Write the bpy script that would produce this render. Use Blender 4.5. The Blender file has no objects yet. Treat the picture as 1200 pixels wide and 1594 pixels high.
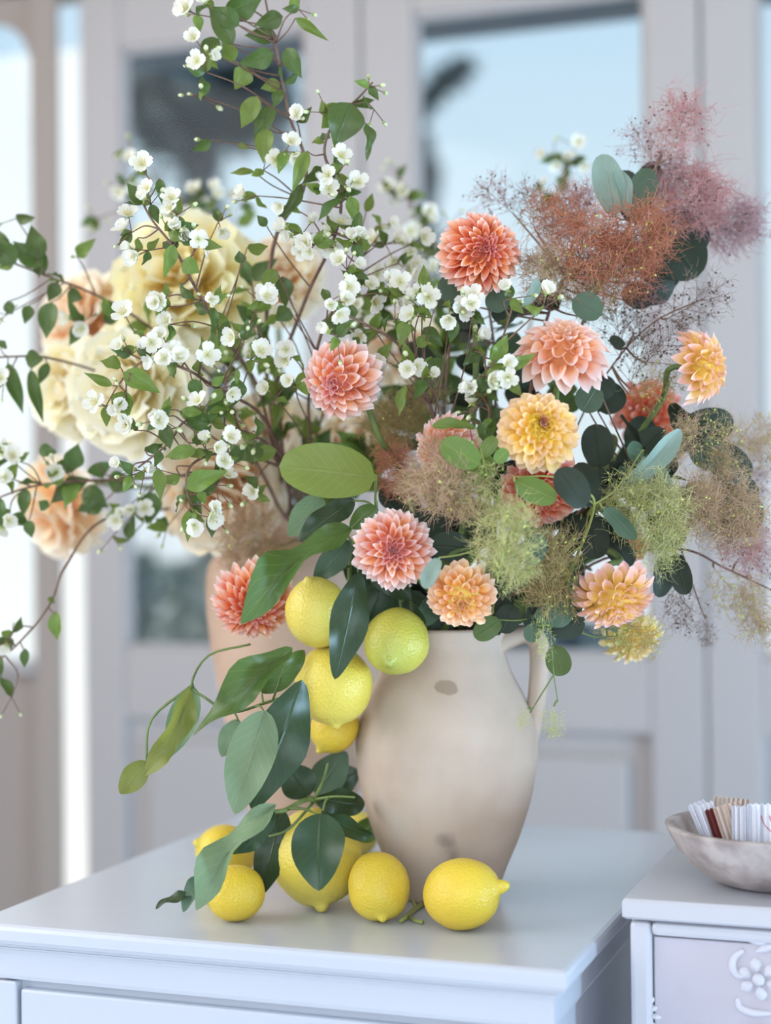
import bpy, bmesh, math, random
from mathutils import Vector, Matrix, noise
R_ = random.Random(7)
S = bpy.context.scene
COL = S.collection
# ------------------------------------------------------------------ camera
FPX = 2611.0
PITCH, ROLL, YAW = 0.00718, -0.00948, -0.3431
TOP = 0.90                                   # dresser top height
CAM = Vector((0, 0, TOP + 0.37))
FWD = Vector((0, math.cos(PITCH), math.sin(PITCH)))
UP0 = Vector((0, -math.sin(PITCH), math.cos(PITCH)))
RT = math.cos(ROLL) * Vector((1, 0, 0)) + math.sin(ROLL) * UP0
UP = -math.sin(ROLL) * Vector((1, 0, 0)) + math.cos(ROLL) * UP0
cam = bpy.data.cameras.new('camera')
camo = bpy.data.objects.new('camera', cam)
COL.objects.link(camo)
camo.matrix_world = Matrix(((RT.x, UP.x, -FWD.x, CAM.x), (RT.y, UP.y, -FWD.y, CAM.y), (RT.z, UP.z, -FWD.z, CAM.z), (0, 0, 0, 1)))
cam.sensor_fit = 'VERTICAL'
cam.sensor_height = 56.0
cam.sensor_width = 42.16
cam.lens = FPX / 1594 * 56.0
cam.clip_start = 0.05
cam.dof.use_dof = True
cam.dof.focus_distance = 1.54
cam.dof.aperture_fstop = 3.3
S.camera = camo
S.view_settings.view_transform = 'Standard'
S.view_settings.look = 'None'
S.view_settings.exposure = 0.0
S.view_settings.gamma = 1.0
S.view_settings.use_curve_mapping = False

CY, SY = math.cos(YAW), math.sin(YAW)
def L2W(u, v, z=0.0): return Vector((u * CY - v * SY, u * SY + v * CY, z))
def W2L(p): return (p.x * CY + p.y * SY, -p.x * SY + p.y * CY)
def ray(px, py): return FWD + RT * ((px - 600) / FPX) - UP * ((py - 797) / FPX)
def P(px, py, d): return CAM + ray(px, py) * d
def on_z(px, py, z):
    r = ray(px, py); return CAM + r * ((z - CAM.z) / r.z)
def on_v(px, py, v):                          # hit the plane v = const of the turned room
    r = ray(px, py); rl = W2L(r)
    return CAM + r * (v / rl[1])
def cdir(a, b, c): return (RT * a + UP * b - FWD * c).normalized()   # c points at the camera

# ------------------------------------------------------------------ world, sun, lamps
W = bpy.data.worlds.new('sky'); S.world = W; W.use_nodes = True
nt = W.node_tree; nt.nodes.clear()
wo = nt.nodes.new('ShaderNodeOutputWorld'); bg = nt.nodes.new('ShaderNodeBackground')
tc = nt.nodes.new('ShaderNodeTexCoord'); sx = nt.nodes.new('ShaderNodeSeparateXYZ')
rp = nt.nodes.new('ShaderNodeValToRGB')
nt.links.new(tc.outputs['Generated'], sx.inputs[0]); nt.links.new(sx.outputs[2], rp.inputs[0])
nt.links.new(rp.outputs[0], bg.inputs[0]); nt.links.new(bg.outputs[0], wo.inputs[0])
el = rp.color_ramp.elements
el[0].position = 0.0; el[0].color = (0.88, 0.95, 1.0, 1)
el[1].position = 0.9; el[1].color = (0.22, 0.45, 0.85, 1)
e2 = el.new(0.14); e2.color = (0.79, 0.93, 1.0, 1)
e2 = el.new(0.36); e2.color = (0.52, 0.75, 0.96, 1)
bg.inputs[1].default_value = 0.98

def lamp(name, kind, loc, target, energy, color, size=(1, 1)):
    l = bpy.data.lights.new(name, kind); o = bpy.data.objects.new(name, l); COL.objects.link(o)
    o.location = loc
    o.rotation_euler = (Vector(target) - Vector(loc)).to_track_quat('-Z', 'Y').to_euler()
    l.energy = energy; l.color = color
    if kind == 'AREA':
        l.shape = 'RECTANGLE'; l.size, l.size_y = size
    return o
sun = lamp('sun', 'SUN', L2W(-8, 0, 8), L2W(0, 3.5, 0), 6.0, (1, 0.95, 0.86)); sun.data.angle = 0.01
# added area lamps brightening from both sides and behind the viewer; no windows built
lamp('added_daylight_side', 'AREA', L2W(-2.40, 0.75, 1.75), L2W(-0.2, 1.7, 1.05), 72, (0.96, 0.97, 1.0), (2.4, 1.9))
lamp('added_daylight_rear', 'AREA', L2W(0.6, -2.1, 1.9), L2W(0.1, 1.9, 0.8), 70, (0.76, 0.87, 1.0), (2.8, 1.9))
lamp('added_daylight_right', 'AREA', L2W(2.45, 1.75, 0.66), L2W(-0.2, 3.1, 0.45), 165, (0.48, 0.74, 1.0), (1.5, 0.9))

# ------------------------------------------------------------------ helpers
WM = {}
def put(name, mesh, M=None, parent=None, mat=None):
    o = bpy.data.objects.new(name, mesh); COL.objects.link(o)
    M = M if M is not None else Matrix.Identity(4)
    WM[o] = M
    if parent is not None:
        o.parent = parent
        o.matrix_local = WM[parent].inverted() @ M
    else:
        o.matrix_world = M
    if mat is not None:
        if mesh.materials and mesh.users > 1 or len(mesh.materials):
            o.material_slots[0].link = 'OBJECT'; o.material_slots[0].material = mat
        else:
            mesh.materials.append(mat)
    return o
def thing(name, label, cat, loc, group=None):
    o = put(name, None, Matrix.Translation(loc))
    o['label'] = label; o['category'] = cat
    if group: o['group'] = group
    return o
def tag(o, label, cat, group=None):
    o['label'] = label; o['category'] = cat
    if group: o['group'] = group
    return o
def struct(o): o['kind'] = 'structure'; return o
def mesh_of(name, vs, fs, smooth=True, mats=(), fm=None, uvs=None):
    me = bpy.data.meshes.new(name); me.from_pydata([tuple(v) for v in vs], [], fs)
    for m in mats: me.materials.append(m)
    if smooth: me.polygons.foreach_set('use_smooth', [True] * len(me.polygons))
    if fm: me.polygons.foreach_set('material_index', fm)
    if uvs:
        ul = me.uv_layers.new(name='uv')
        idx = [0] * len(me.loops); me.loops.foreach_get('vertex_index', idx)
        flat = []
        for i in idx: flat += uvs[i]
        ul.data.foreach_set('uv', flat)
    me.update(); return me
class MB:
    def __init__(s): s.v = []; s.f = []; s.m = []
    def add(s, vs, fs, mi=0):
        b = len(s.v); s.v += [Vector(v) for v in vs]; s.f += [tuple(b + i for i in f) for f in fs]; s.m += [mi] * len(fs)
    def tube(s, pts, radii, n=6, mi=0, cap=True):
        pts = [Vector(p) for p in pts]; k = len(pts)
        if not hasattr(radii, '__len__'): radii = [radii] * k
        ref = None; vs = []
        for i in range(k):
            t = (pts[min(i + 1, k - 1)] - pts[max(i - 1, 0)])
            t = t.normalized() if t.length > 1e-9 else Vector((0, 0, 1))
            if ref is None:
                ref = t.orthogonal().normalized()
            ref = (ref - t * ref.dot(t))
            ref = ref.normalized() if ref.length > 1e-6 else t.orthogonal().normalized()
            b = t.cross(ref)
            for j in range(n):
                a = 2 * math.pi * j / n
                vs.append(pts[i] + (ref * math.cos(a) + b * math.sin(a)) * radii[i])
        fs = [(i * n + j, i * n + (j + 1) % n, (i + 1) * n + (j + 1) % n, (i + 1) * n + j) for i in range(k - 1) for j in range(n)]
        if cap: fs += [tuple(range(n))[::-1], tuple((k - 1) * n + j for j in range(n))]
        s.add(vs, fs, mi)
    def blob(s, c, ax, rl, rw, n=6, m=4, mi=0):
        ax = Vector(ax).normalized(); x = ax.orthogonal().normalized(); y = ax.cross(x); c = Vector(c)
        vs = [c - ax * rl]
        for i in range(1, m):
            a = math.pi * i / m
            for j in range(n):
                b = 2 * math.pi * j / n
                vs.append(c - ax * rl * math.cos(a) + (x * math.cos(b) + y * math.sin(b)) * rw * math.sin(a))
        vs.append(c + ax * rl); e = len(vs) - 1
        fs = [(0, 1 + (j + 1) % n, 1 + j) for j in range(n)]
        for i in range(m - 2):
            for j in range(n):
                fs.append((1 + i * n + j, 1 + i * n + (j + 1) % n, 1 + (i + 1) * n + (j + 1) % n, 1 + (i + 1) * n + j))
        o = 1 + (m - 2) * n
        fs += [(o + j, o + (j + 1) % n, e) for j in range(n)]
        s.add(vs, fs, mi)
    def mesh(s, name, mats=(), origin=None, smooth=True):
        vs = s.v if origin is None else [v - Vector(origin) for v in s.v]
        return mesh_of(name, vs, s.f, smooth, mats, s.m if len(mats) > 1 else None)
def spline(pts, n=8):
    pts = [Vector(p) for p in pts]
    if len(pts) < 3: 
        return [pts[0].lerp(pts[1], i / n) for i in range(n + 1)]
    q = [pts[0] * 2 - pts[1]] + pts + [pts[-1] * 2 - pts[-2]]; o = []
    for i in range(1, len(q) - 2):
        a, b, c, d = q[i - 1:i + 3]
        for j in range(n):
            t = j / n
            o.append(0.5 * ((2 * b) + (c - a) * t + (2 * a - 5 * b + 4 * c - d) * t * t + (3 * b - a - 3 * c + d) * t ** 3))
    o.append(pts[-1]); return o
def lathe(prof, n=48):
    vs = []; fs = []; k = len(prof)
    for r, z in prof:
        for j in range(n):
            a = 2 * math.pi * j / n; vs.append((r * math.cos(a), r * math.sin(a), z))
    for i in range(k - 1):
        for j in range(n):
            fs.append((i * n + j, i * n + (j + 1) % n, (i + 1) * n + (j + 1) % n, (i + 1) * n + j))
    return vs, fs

# ------------------------------------------------------------------ materials
def mat(name, color, rough=0.5, spec=0.5, bump=None, var=None, coat=0.0, trans=0.0, sheen=0.0):
    m = bpy.data.materials.new(name); m.use_nodes = True; n = m.node_tree; b = n.nodes['Principled BSDF']
    b.inputs['Roughness'].default_value = rough
    b.inputs['Specular IOR Level'].default_value = spec
    b.inputs['Coat Weight'].default_value = coat
    c = n.nodes.new('ShaderNodeRGB'); c.outputs[0].default_value = (*color, 1); src = c.outputs[0]
    if var:                                   # (scale, color2, lo, hi[, detail])
        tcn = n.nodes.new('ShaderNodeTexCoord'); nz = n.nodes.new('ShaderNodeTexNoise')
        nz.inputs['Scale'].default_value = var[0]; nz.inputs['Detail'].default_value = var[4] if len(var) > 4 else 4
        n.links.new(tcn.outputs['Object'], nz.inputs['Vector'])
        mr = n.nodes.new('ShaderNodeMapRange'); mr.inputs[1].default_value = var[2]; mr.inputs[2].default_value = var[3]
        n.links.new(nz.outputs[0], mr.inputs[0])
        mx = n.nodes.new('ShaderNodeMix'); mx.data_type = 'RGBA'
        n.links.new(mr.outputs[0], mx.inputs[0]); n.links.new(src, mx.inputs[6]); mx.inputs[7].default_value = (*var[1], 1)
        src = mx.outputs[2]
    n.links.new(src, b.inputs['Base Color'])
    if bump:                                  # (scale, strength, distance)
        tcn = n.nodes.new('ShaderNodeTexCoord'); nz = n.nodes.new('ShaderNodeTexNoise'); nz.inputs['Scale'].default_value = bump[0]
        nz.inputs['Detail'].default_value = 3
        n.links.new(tcn.outputs['Object'], nz.inputs['Vector'])
        bp = n.nodes.new('ShaderNodeBump'); bp.inputs['Strength'].default_value = bump[1]; bp.inputs['Distance'].default_value = bump[2]
        n.links.new(nz.outputs[0], bp.inputs['Height']); n.links.new(bp.outputs[0], b.inputs['Normal'])
    m['src'] = 0
    if trans: add_trans(m, src, trans)
    return m
def add_trans(m, src, w):
    n = m.node_tree; b = n.nodes['Principled BSDF']; out = n.nodes['Material Output']
    t = n.nodes.new('ShaderNodeBsdfTranslucent'); n.links.new(src, t.inputs[0])
    x = n.nodes.new('ShaderNodeMixShader'); x.inputs[0].default_value = w
    n.links.new(b.outputs[0], x.inputs[1]); n.links.new(t.outputs[0], x.inputs[2]); n.links.new(x.outputs[0], out.inputs[0])
def petal_mat(name, stops, jit=0.06, trans=0.3, rough=0.55):
    m = bpy.data.materials.new(name); m.use_nodes = True; n = m.node_tree; b = n.nodes['Principled BSDF']
    b.inputs['Roughness'].default_value = rough; b.inputs['Specular IOR Level'].default_value = 0.25
    uv = n.nodes.new('ShaderNodeUVMap'); uv.uv_map = 'uv'; sp = n.nodes.new('ShaderNodeSeparateXYZ'); n.links.new(uv.outputs[0], sp.inputs[0])
    r = n.nodes.new('ShaderNodeValToRGB'); e = r.color_ramp.elements
    e[0].position, e[0].color = stops[0][0], (*stops[0][1], 1); e[1].position, e[1].color = stops[-1][0], (*stops[-1][1], 1)
    for p, c in stops[1:-1]:
        q = e.new(p); q.color = (*c, 1)
    n.links.new(sp.outputs[1], r.inputs[0])
    oi = n.nodes.new('ShaderNodeObjectInfo'); hs = n.nodes.new('ShaderNodeHueSaturation')
    a = n.nodes.new('ShaderNodeMapRange'); a.inputs[3].default_value = 0.5 - jit * .22; a.inputs[4].default_value = 0.5 + jit * .22
    v = n.nodes.new('ShaderNodeMapRange'); v.inputs[3].default_value = 1 - jit * 1.5; v.inputs[4].default_value = 1 + jit
    n.links.new(oi.outputs['Random'], a.inputs[0]); n.links.new(oi.outputs['Random'], v.inputs[0])
    n.links.new(a.outputs[0], hs.inputs['Hue']); n.links.new(v.outputs[0], hs.inputs['Value']); n.links.new(r.outputs[0], hs.inputs['Color'])
    n.links.new(hs.outputs[0], b.inputs['Base Color'])
    add_trans(m, hs.outputs[0], trans); return m
def leaf_mat(name, col, vein, rough=0.42, trans=0.28, jit=0.25, nveins=9.0, vs=0.55):
    m = bpy.data.materials.new(name); m.use_nodes = True; n = m.node_tree; b = n.nodes['Principled BSDF']
    b.inputs['Roughness'].default_value = rough; b.inputs['Specular IOR Level'].default_value = 0.45
    uv = n.nodes.new('ShaderNodeUVMap'); uv.uv_map = 'uv'; sp = n.nodes.new('ShaderNodeSeparateXYZ'); n.links.new(uv.outputs[0], sp.inputs[0])
    def mth(op, a, c=None, d=None):
        q = n.nodes.new('ShaderNodeMath'); q.operation = op
        for i, k in enumerate((a, c, d)):
            if k is None: continue
            if isinstance(k, (int, float)): q.inputs[i].default_value = k
            else: n.links.new(k, q.inputs[i])
        return q.outputs[0]
    ab = mth('ABSOLUTE', mth('SUBTRACT', sp.outputs[0], 0.5))
    mid = mth('SUBTRACT', 1.0, mth('SMOOTH_MIN', mth('MULTIPLY', ab, 28.0), 1.0, 0.1))
    sw = mth('SINE', mth('MULTIPLY', mth('SUBTRACT', sp.outputs[1], mth('MULTIPLY', ab, 0.55)), nveins * 6.283))
    side = mth('MULTIPLY', mth('GREATER_THAN', sw, 0.93), 0.4)
    f = mth('MULTIPLY', mth('MAXIMUM', mid, side), vs)
    tcn = n.nodes.new('ShaderNodeTexCoord'); nz = n.nodes.new('ShaderNodeTexNoise'); nz.inputs['Scale'].default_value = 3.0
    n.links.new(tcn.outputs['Object'], nz.inputs['Vector'])
    mx = n.nodes.new('ShaderNodeMix'); mx.data_type = 'RGBA'; n.links.new(f, mx.inputs[0])
    mx.inputs[6].default_value = (*col, 1); mx.inputs[7].default_value = (*vein, 1)
    oi = n.nodes.new('ShaderNodeObjectInfo'); hs = n.nodes.new('ShaderNodeHueSaturation')
    v = n.nodes.new('ShaderNodeMapRange'); v.inputs[3].default_value = 1 - jit; v.inputs[4].default_value = 1 + jit
    n.links.new(mth('MULTIPLY', mth('ADD', oi.outputs['Random'], nz.outputs[0]), 0.55), v.inputs[0])
    a = n.nodes.new('ShaderNodeMapRange'); a.inputs[3].default_value = 0.485; a.inputs[4].default_value = 0.512
    n.links.new(oi.outputs['Random'], a.inputs[0]); n.links.new(a.outputs[0], hs.inputs['Hue'])
    n.links.new(v.outputs[0], hs.inputs['Value']); n.links.new(mx.outputs[2], hs.inputs['Color'])
    n.links.new(hs.outputs[0], b.inputs['Base Color'])
    bp = n.nodes.new('ShaderNodeBump'); bp.inputs['Strength'].default_value = 0.35; bp.inputs['Distance'].default_value = 0.02
    n.links.new(f, bp.inputs['Height']); n.links.new(bp.outputs[0], b.inputs['Normal'])
    add_trans(m, hs.outputs[0], trans); return m

M_wall = mat('warm_white_wall_paint', (0.31, 0.26, 0.23), 0.55, 0.3, bump=(60, 0.08, 0.002))
M_ceil = mat('cream_ceiling_paint', (0.74, 0.61, 0.50), 0.8, 0.2)
M_floor = mat('pale_painted_floor', (0.66, 0.70, 0.76), 0.5, 0.4, var=(3, (0.60, 0.64, 0.70), .35, .65))
M_door = mat('white_door_paint', (0.375, 0.345, 0.335), 0.42, 0.4, bump=(40, 0.06, 0.002))
M_white = mat('glossy_white_dresser_paint', (0.52, 0.54, 0.60), 0.24, 0.5, bump=(28, 0.10, 0.003), var=(6, (0.50, 0.53, 0.59), .3, .7))
M_white2 = mat('grey_white_cabinet_paint', (0.50, 0.50, 0.54), 0.36, 0.45, bump=(50, 0.08, 0.002))
M_lilac = mat('pink_white_limed_drawer', (0.47, 0.44, 0.49), 0.65, 0.3, bump=(220, 0.12, 0.001), var=(14, (0.42, 0.36, 0.40), .50, .75))
M_carve = mat('chalk_white_carving', (0.56, 0.55, 0.60), 0.65, 0.3, bump=(160, 0.2, 0.001))
M_dark = mat('slate_exterior_paint', (0.05, 0.075, 0.10), 0.6)

def glass_mat():
    m = bpy.data.materials.new('window_glass'); m.use_nodes = True; n = m.node_tree; n.nodes.clear()
    o = n.nodes.new('ShaderNodeOutputMaterial'); t = n.nodes.new('ShaderNodeBsdfTransparent'); g = n.nodes.new('ShaderNodeBsdfGlossy')
    g.inputs['Roughness'].default_value = 0.02; t.inputs[0].default_value = (0.95, 0.975, 0.985, 1)
    x = n.nodes.new('ShaderNodeMixShader'); x.inputs[0].default_value = 0.008
    n.links.new(t.outputs[0], x.inputs[1]); n.links.new(g.outputs[0], x.inputs[2]); n.links.new(x.outputs[0], o.inputs[0]); return m
M_glass = glass_mat()

# ------------------------------------------------------------------ boxes in the turned room frame
def box_bm(u0, u1, v0, v1, z0, z1, bev=0.0, seg=2):
    bm = bmesh.new(); bmesh.ops.create_cube(bm, size=1)
    for v in bm.verts:
        v.co = Vector(((u1 - u0) * v.co.x, (v1 - v0) * v.co.y, (z1 - z0) * v.co.z))
    if bev: bmesh.ops.bevel(bm, geom=bm.edges[:], offset=bev, segments=seg, affect='EDGES', profile=0.5)
    return bm
def rbox(name, u0, u1, v0, v1, z0, z1, m, parent=None, bev=0.0):
    bm = box_bm(u0, u1, v0, v1, z0, z1, bev); me = bpy.data.meshes.new(name); bm.to_mesh(me); bm.free()
    me.materials.append(m)
    M = Matrix.Translation(L2W((u0 + u1) / 2, (v0 + v1) / 2, (z0 + z1) / 2)) @ Matrix.Rotation(YAW, 4, 'Z')
    return put(name, me, M, parent)
def moulded(name, u0, u1, v0, v1, prof, m, parent=None):   # prof: (outset, z) from the bottom up
    vs = []; fs = []
    for o, z in prof:
        vs += [(u0 - o, v0 - o, z), (u1 + o, v0 - o, z), (u1 + o, v1 + o, z), (u0 - o, v1 + o, z)]
    k = len(prof)
    for i in range(k - 1):
        for j in range(4):
            fs.append((i * 4 + j, i * 4 + (j + 1) % 4, (i + 1) * 4 + (j + 1) % 4, (i + 1) * 4 + j))
    fs += [(3, 2, 1, 0), tuple((k - 1) * 4 + j for j in range(4))]
    me = mesh_of(name, vs, fs, False, [m])
    return put(name, me, Matrix.Rotation(YAW, 4, 'Z'), parent)

# ------------------------------------------------------------------ room shell
VW = W2L(P(600, 800, 3.15))[1]                # plane of the door wall
def WU(px, py): p = on_v(px, py, VW); return W2L(p)[0], p.z
UL, UR = WU(-420, 600)[0], WU(2300, 600)[0]
CEIL = 2.78
struct(rbox('floor', -2.6, 2.6, -2.6, VW + 0.15, -0.10, 0, M_floor))
struct(rbox('ceiling', -2.6, 2.6, -0.3, VW + 0.15, CEIL, CEIL + 0.1, M_ceil))
struct(rbox('wall_left', -2.70, -2.6, -2.6, VW + 0.15, 0, CEIL, M_wall))
struct(rbox('wall_right', 2.6, 2.70, -2.6, VW + 0.15, 0, CEIL, M_wall))
ZT = WU(645, 21)[1] * .75 + WU(185, 76)[1] * .25
print('glass top', WU(645, 21)[1], WU(185, 76)[1])    # top of the glass
ZB = (WU(260, 1003)[1] + WU(920, 1027)[1]) / 2
ZD = ZT + 0.13                                # top of the door leaves
ZP1 = WU(900, 1140)[1]                        # top of the lower panels
def leaf_door(n, x0, g0, g1, x1, arch=None):
    """one glazed door leaf; the arguments are picture columns at mid height"""
    a, b, c, d = (WU(x, 560)[0] for x in (x0, g0, g1, x1))
    D = struct(put('door_%d' % n, None, Matrix.Translation(L2W((a + d) / 2, VW, 0))))
    v0, v1 = VW, VW + 0.045
    rbox('stile', a, b, v0, v1, 0.01, ZD, M_door, D, 0.004)
    rbox('stile', c, d, v0, v1, 0.01, ZD, M_door, D, 0.004)
    rbox('top_rail', b, c, v0 + .001, v1 - .001, ZT, ZD - .001, M_door, D, 0.004)
    rbox('middle_rail', b, c, v0 + .001, v1 - .001, ZP1, ZB, M_door, D, 0.004)
    rbox('bottom_rail', b, c, v0 + .001, v1 - .001, 0.012, 0.26, M_door, D, 0.004)
    rbox('panel', b, c, v0 + .022, v1 - .012, 0.26, ZP1, M_door, D)
    rbox('raised_panel', b + .045, c - .045, v0 + .008, v0 + .022, 0.305, ZP1 - .045, M_door, D, 0.006)
    e = 0.008
    for nm, q in (('glazing_bead', (b, c, ZB, ZB + e)), ('glazing_bead', (b, c, ZT - e, ZT)), ('glazing_bead', (b, b + e, ZB, ZT)), ('glazing_bead', (c - e, c, ZB, ZT))):
        rbox(nm, q[0], q[1], v0 + .012, v0 + .034, q[2], q[3], M_door, D)
    rbox('pane', b, c, v0 + .021, v0 + .025, ZB, ZT, M_glass, D)
    return a, d, D
leaf_door(1, 128, 189, 478, 563)
leaf_door(2, 566, 647, 1008, 1092)
leaf_door(3, 1096, 1182, 1560, 1650)
# side light with an arched head, left of the gap
a, b = WU(-330, 560)[0], WU(58, 560)[0]
c0 = WU(98, 560)[0]
zb, zt = WU(30, 1032)[1], WU(0, 30)[1]
SLt = struct(put('window_1', None, Matrix.Translation(L2W((a + b) / 2, VW, zb))))
rbox('jamb', b, c0, VW - .02, VW - .003, 0.0, ZD, M_wall, SLt, 0.003)
rbox('apron', a - .1, b, VW - .005, VW + .05, 0.0, zb, M_wall, SLt)
rbox('sill', a - .1, b, VW - .03, VW + .05, zb - .02, zb + .004, M_door, SLt, 0.004)
rbox('pane', a, b, VW + .021, VW + .025, zb, zt + .06, M_glass, SLt)
rbox('jamb', a - .1, a, VW - .02, VW + .06, zb, ZD, M_wall, SLt)
vs = []; fs = []; N = 24; half = (b - a) / 2; rise = 0.13
for i in range(N + 1):
    t = i / N; u = a + (b - a) * t
    z = zt - rise + 0.02 + rise * math.sqrt(max(0, 1 - abs(2 * t - 1) ** 3.2)) 
    vs += [(u, VW - .005, z), (u, VW - .005, ZD), (u, VW + .05, z), (u, VW + .05, ZD)]
for i in range(N):
    k = 4 * i; fs += [(k, k + 4, k + 5, k + 1), (k + 2, k + 3, k + 7, k + 6), (k, k + 2, k + 6, k + 4)]
put('arched_head', mesh_of('arched_head', vs, fs, False, [M_wall]), Matrix.Rotation(YAW, 4, 'Z'), SLt)
struct(rbox('wall_back', -2.6, 2.6, VW - .01, VW + .1, ZD + .004, CEIL, M_wall))
rbox('wall_end', -2.6, a - .1, VW, VW + .1, 0, CEIL - .3, M_wall); bpy.data.objects['wall_end'].name = 'wall_back_end'
struct(bpy.data.objects['wall_back_end'])
struct(rbox('trim_1', c0, 2.6, VW - .025, VW - .012, ZD, ZD + .07, M_door, None, 0.004))
ue = WU(1650, 560)[0]
struct(rbox('wall_back_far', ue, 2.6, VW, VW + .1, 0, ZD, M_wall))

# ------------------------------------------------------------------ outdoors
M_patio = mat('pale_stone_patio', (0.78, 0.76, 0.72), 0.8, var=(1.2, (0.68, 0.66, 0.62), .4, .6))
struct(rbox('ground', -14, 16, VW + 0.15, 30, -0.25, -0.12, M_patio))
fas = rbox('porch_beam', W2L(on_v(165, 60, VW + .55))[0], 3.2, VW + .55, VW + .67, 0, 0.14, M_dark)
pz = on_v(760, 30, VW + .55).z
fas.location.z = pz + .07
tag(fas, 'dark slate porch roof beam outside the glazed doors', 'beam')
M_gwall = mat('white_garden_render', (0.82, 0.81, 0.78), 0.8, bump=(30, .1, .01))
gu0, gu1 = W2L(on_v(-900, 700, VW + 1.6))[0], W2L(on_v(150, 700, VW + 1.6))[0]
tag(rbox('garden_wall', gu0, gu1, VW + 1.6, VW + 1.75, -.12, 2.75, M_gwall, None, .01), 'sunlit white rendered garden wall outside the arched window', 'wall')
def foliage_mesh(name, c, rx, ry, rz, n, size, m, seed):
    q = random.Random(seed); vs = []; fs = []
    for i in range(n):
        while True:
            x, y, z = (q.uniform(-1, 1) for _ in range(3))
            if x * x + y * y + z * z < 1: break
        w = 0.72 + 0.5 * noise.noise(Vector((x * 2.1 + seed, y * 2.1, z * 2.1)))
        p = Vector((x * rx * w, y * ry * w, z * rz * w)); s = size * q.uniform(.6, 1.3)
        a = Vector((q.gauss(0, 1), q.gauss(0, 1), q.gauss(0, .6))).normalized(); b2 = a.orthogonal().normalized()
        k = len(vs); vs += [p - a * s, p + b2 * s * .4, p + a * s, p - b2 * s * .4]; fs.append((k, k + 1, k + 2, k + 3))
    return mesh_of(name, vs, fs, False, [m])
M_tree = mat('dark_blue_green_foliage', (0.06, 0.10, 0.11), 0.6, trans=0.2)
M_hedge = mat('grey_green_hedge', (0.16, 0.21, 0.18), 0.6, trans=0.2, var=(2, (0.32, 0.36, 0.34), .45, .6))
M_bark = mat('grey_bark', (0.09, 0.10, 0.11), 0.9)
def tree(label, px, py, v, rx, rz, n, size, seed, m=None, trunk=True):
    p = on_v(px, py, v); base = Vector((p.x, p.y, -0.12))
    t = thing('garden_tree', label, 'tree', base, 'trees outside the doors')
    put('foliage', foliage_mesh('foliage', None, rx, rx * .8, rz, n, size, m or M_tree, seed), Matrix.Translation(p), t)['kind'] = 'stuff'
    if trunk:
        b = MB(); b.tube(spline([base, base.lerp(p, .5) + Vector((.12, 0, 0)), p + Vector((0, 0, rz * .5))], 6), [.11 - .005 * i for i in range(13)], 8)
        put('trunk', b.mesh('trunk', [M_bark], base), Matrix.Translation(base), t)
    return t
tree('dark leafy tree spreading above the porch, behind the glazed door', 300, 135, VW + 5.0, 0.70, 0.50, 1500, .10, 3)
tree('dark slim tree with low hanging crown behind the peonies', 312, 330, VW + 5.9, 0.16, 0.75, 800, .08, 5)
tree('small dark tree whose branch tip shows in the sky pane', 658, 270, VW + 6.5, 0.10, 0.34, 260, .08, 9)
br = tree('dark conifer bough reaching slantwise across the bright sky', 660, 175, VW + 5.5, 0.05, 0.05, 60, .05, 12, trunk=False)
b = MB(); p0, p1 = on_v(560, 250, VW + 5.5), on_v(735, 88, VW + 5.5)
b.tube(spline([Vector((p0.x - .3, p0.y, -.12)), p0 - Vector((.12, 0, .5)), p0, p0.lerp(p1, .5), p1], 6), [.04 - .0013 * i for i in range(25)], 8)
put('trunk', b.mesh('trunk', [M_bark], WM[br].translation), WM[br].copy(), br)
for i in range(5):
    q = p0.lerp(p1, .35 + .14 * i)
    put('needle_clump', foliage_mesh('needle_clump', None, (.13 - .010 * i), .13, .08, 70, .06, M_tree, 20 + i), Matrix.Translation(q), br)['kind'] = 'stuff'
for i, (px, py, rx, rz) in enumerate(((215, 940, .30, .32), (345, 950, .30, .36), (480, 960, .30, .3), (640, 985, .36, .22))):
    p = on_v(px, py, VW + 4.2 - .8 * (i % 2)); base = Vector((p.x, p.y, -.12))
    t = thing('garden_shrub', ('low grey green shrub outside the door, nearest the gap', 'rounded grey green shrub outside behind the tall urn', 'grey green shrub outside behind the hanging lemons', 'low spreading shrub outside behind the dahlias')[i], 'shrub', base, 'shrubs outside the doors')
    put('foliage', foliage_mesh('foliage', None, rx, .4, rz, 1500, .07, M_hedge, 40 + i), Matrix.Translation(p), t)['kind'] = 'stuff'
    b = MB()
    for k in range(3): b.tube(spline([base + Vector((.03 * k, 0, 0)), base.lerp(p, .5) + Vector((.1 * (k - 1), 0, 0)), p + Vector((.25 * (k - 1), 0, 0))], 5), .025, 6)
    put('stem', b.mesh('stem', [M_bark], base), Matrix.Translation(base), t)

M_teal = mat('blue_green_low_hedge', (0.09, 0.14, 0.16), 0.7, trans=0.2)
for i, (px, lab) in enumerate(((820, 'low blue green shrub outside beyond the jug handle'), (935, 'low blue green shrub outside beyond the drooping dahlia'), (1050, 'low blue green shrub outside at the door seam'))):
    p = on_v(px, 1006, VW + 4.2 - .7 * (i % 2)); base = Vector((p.x, p.y, -.12))
    t = thing('garden_shrub', lab, 'shrub', base, 'shrubs outside the doors')
    put('foliage', foliage_mesh('foliage', None, .34, .3, .13, 1200, .06, M_teal, 60 + i), Matrix.Translation(p), t)['kind'] = 'stuff'
    b = MB()
    for k in range(3): b.tube(spline([base + Vector((.03 * k, 0, 0)), base.lerp(p, .5) + Vector((.1 * (k - 1), 0, 0)), p + Vector((.2 * (k - 1), 0, 0))], 5), .02, 6)
    put('stem', b.mesh('stem', [M_bark], base), Matrix.Translation(base), t)
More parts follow.
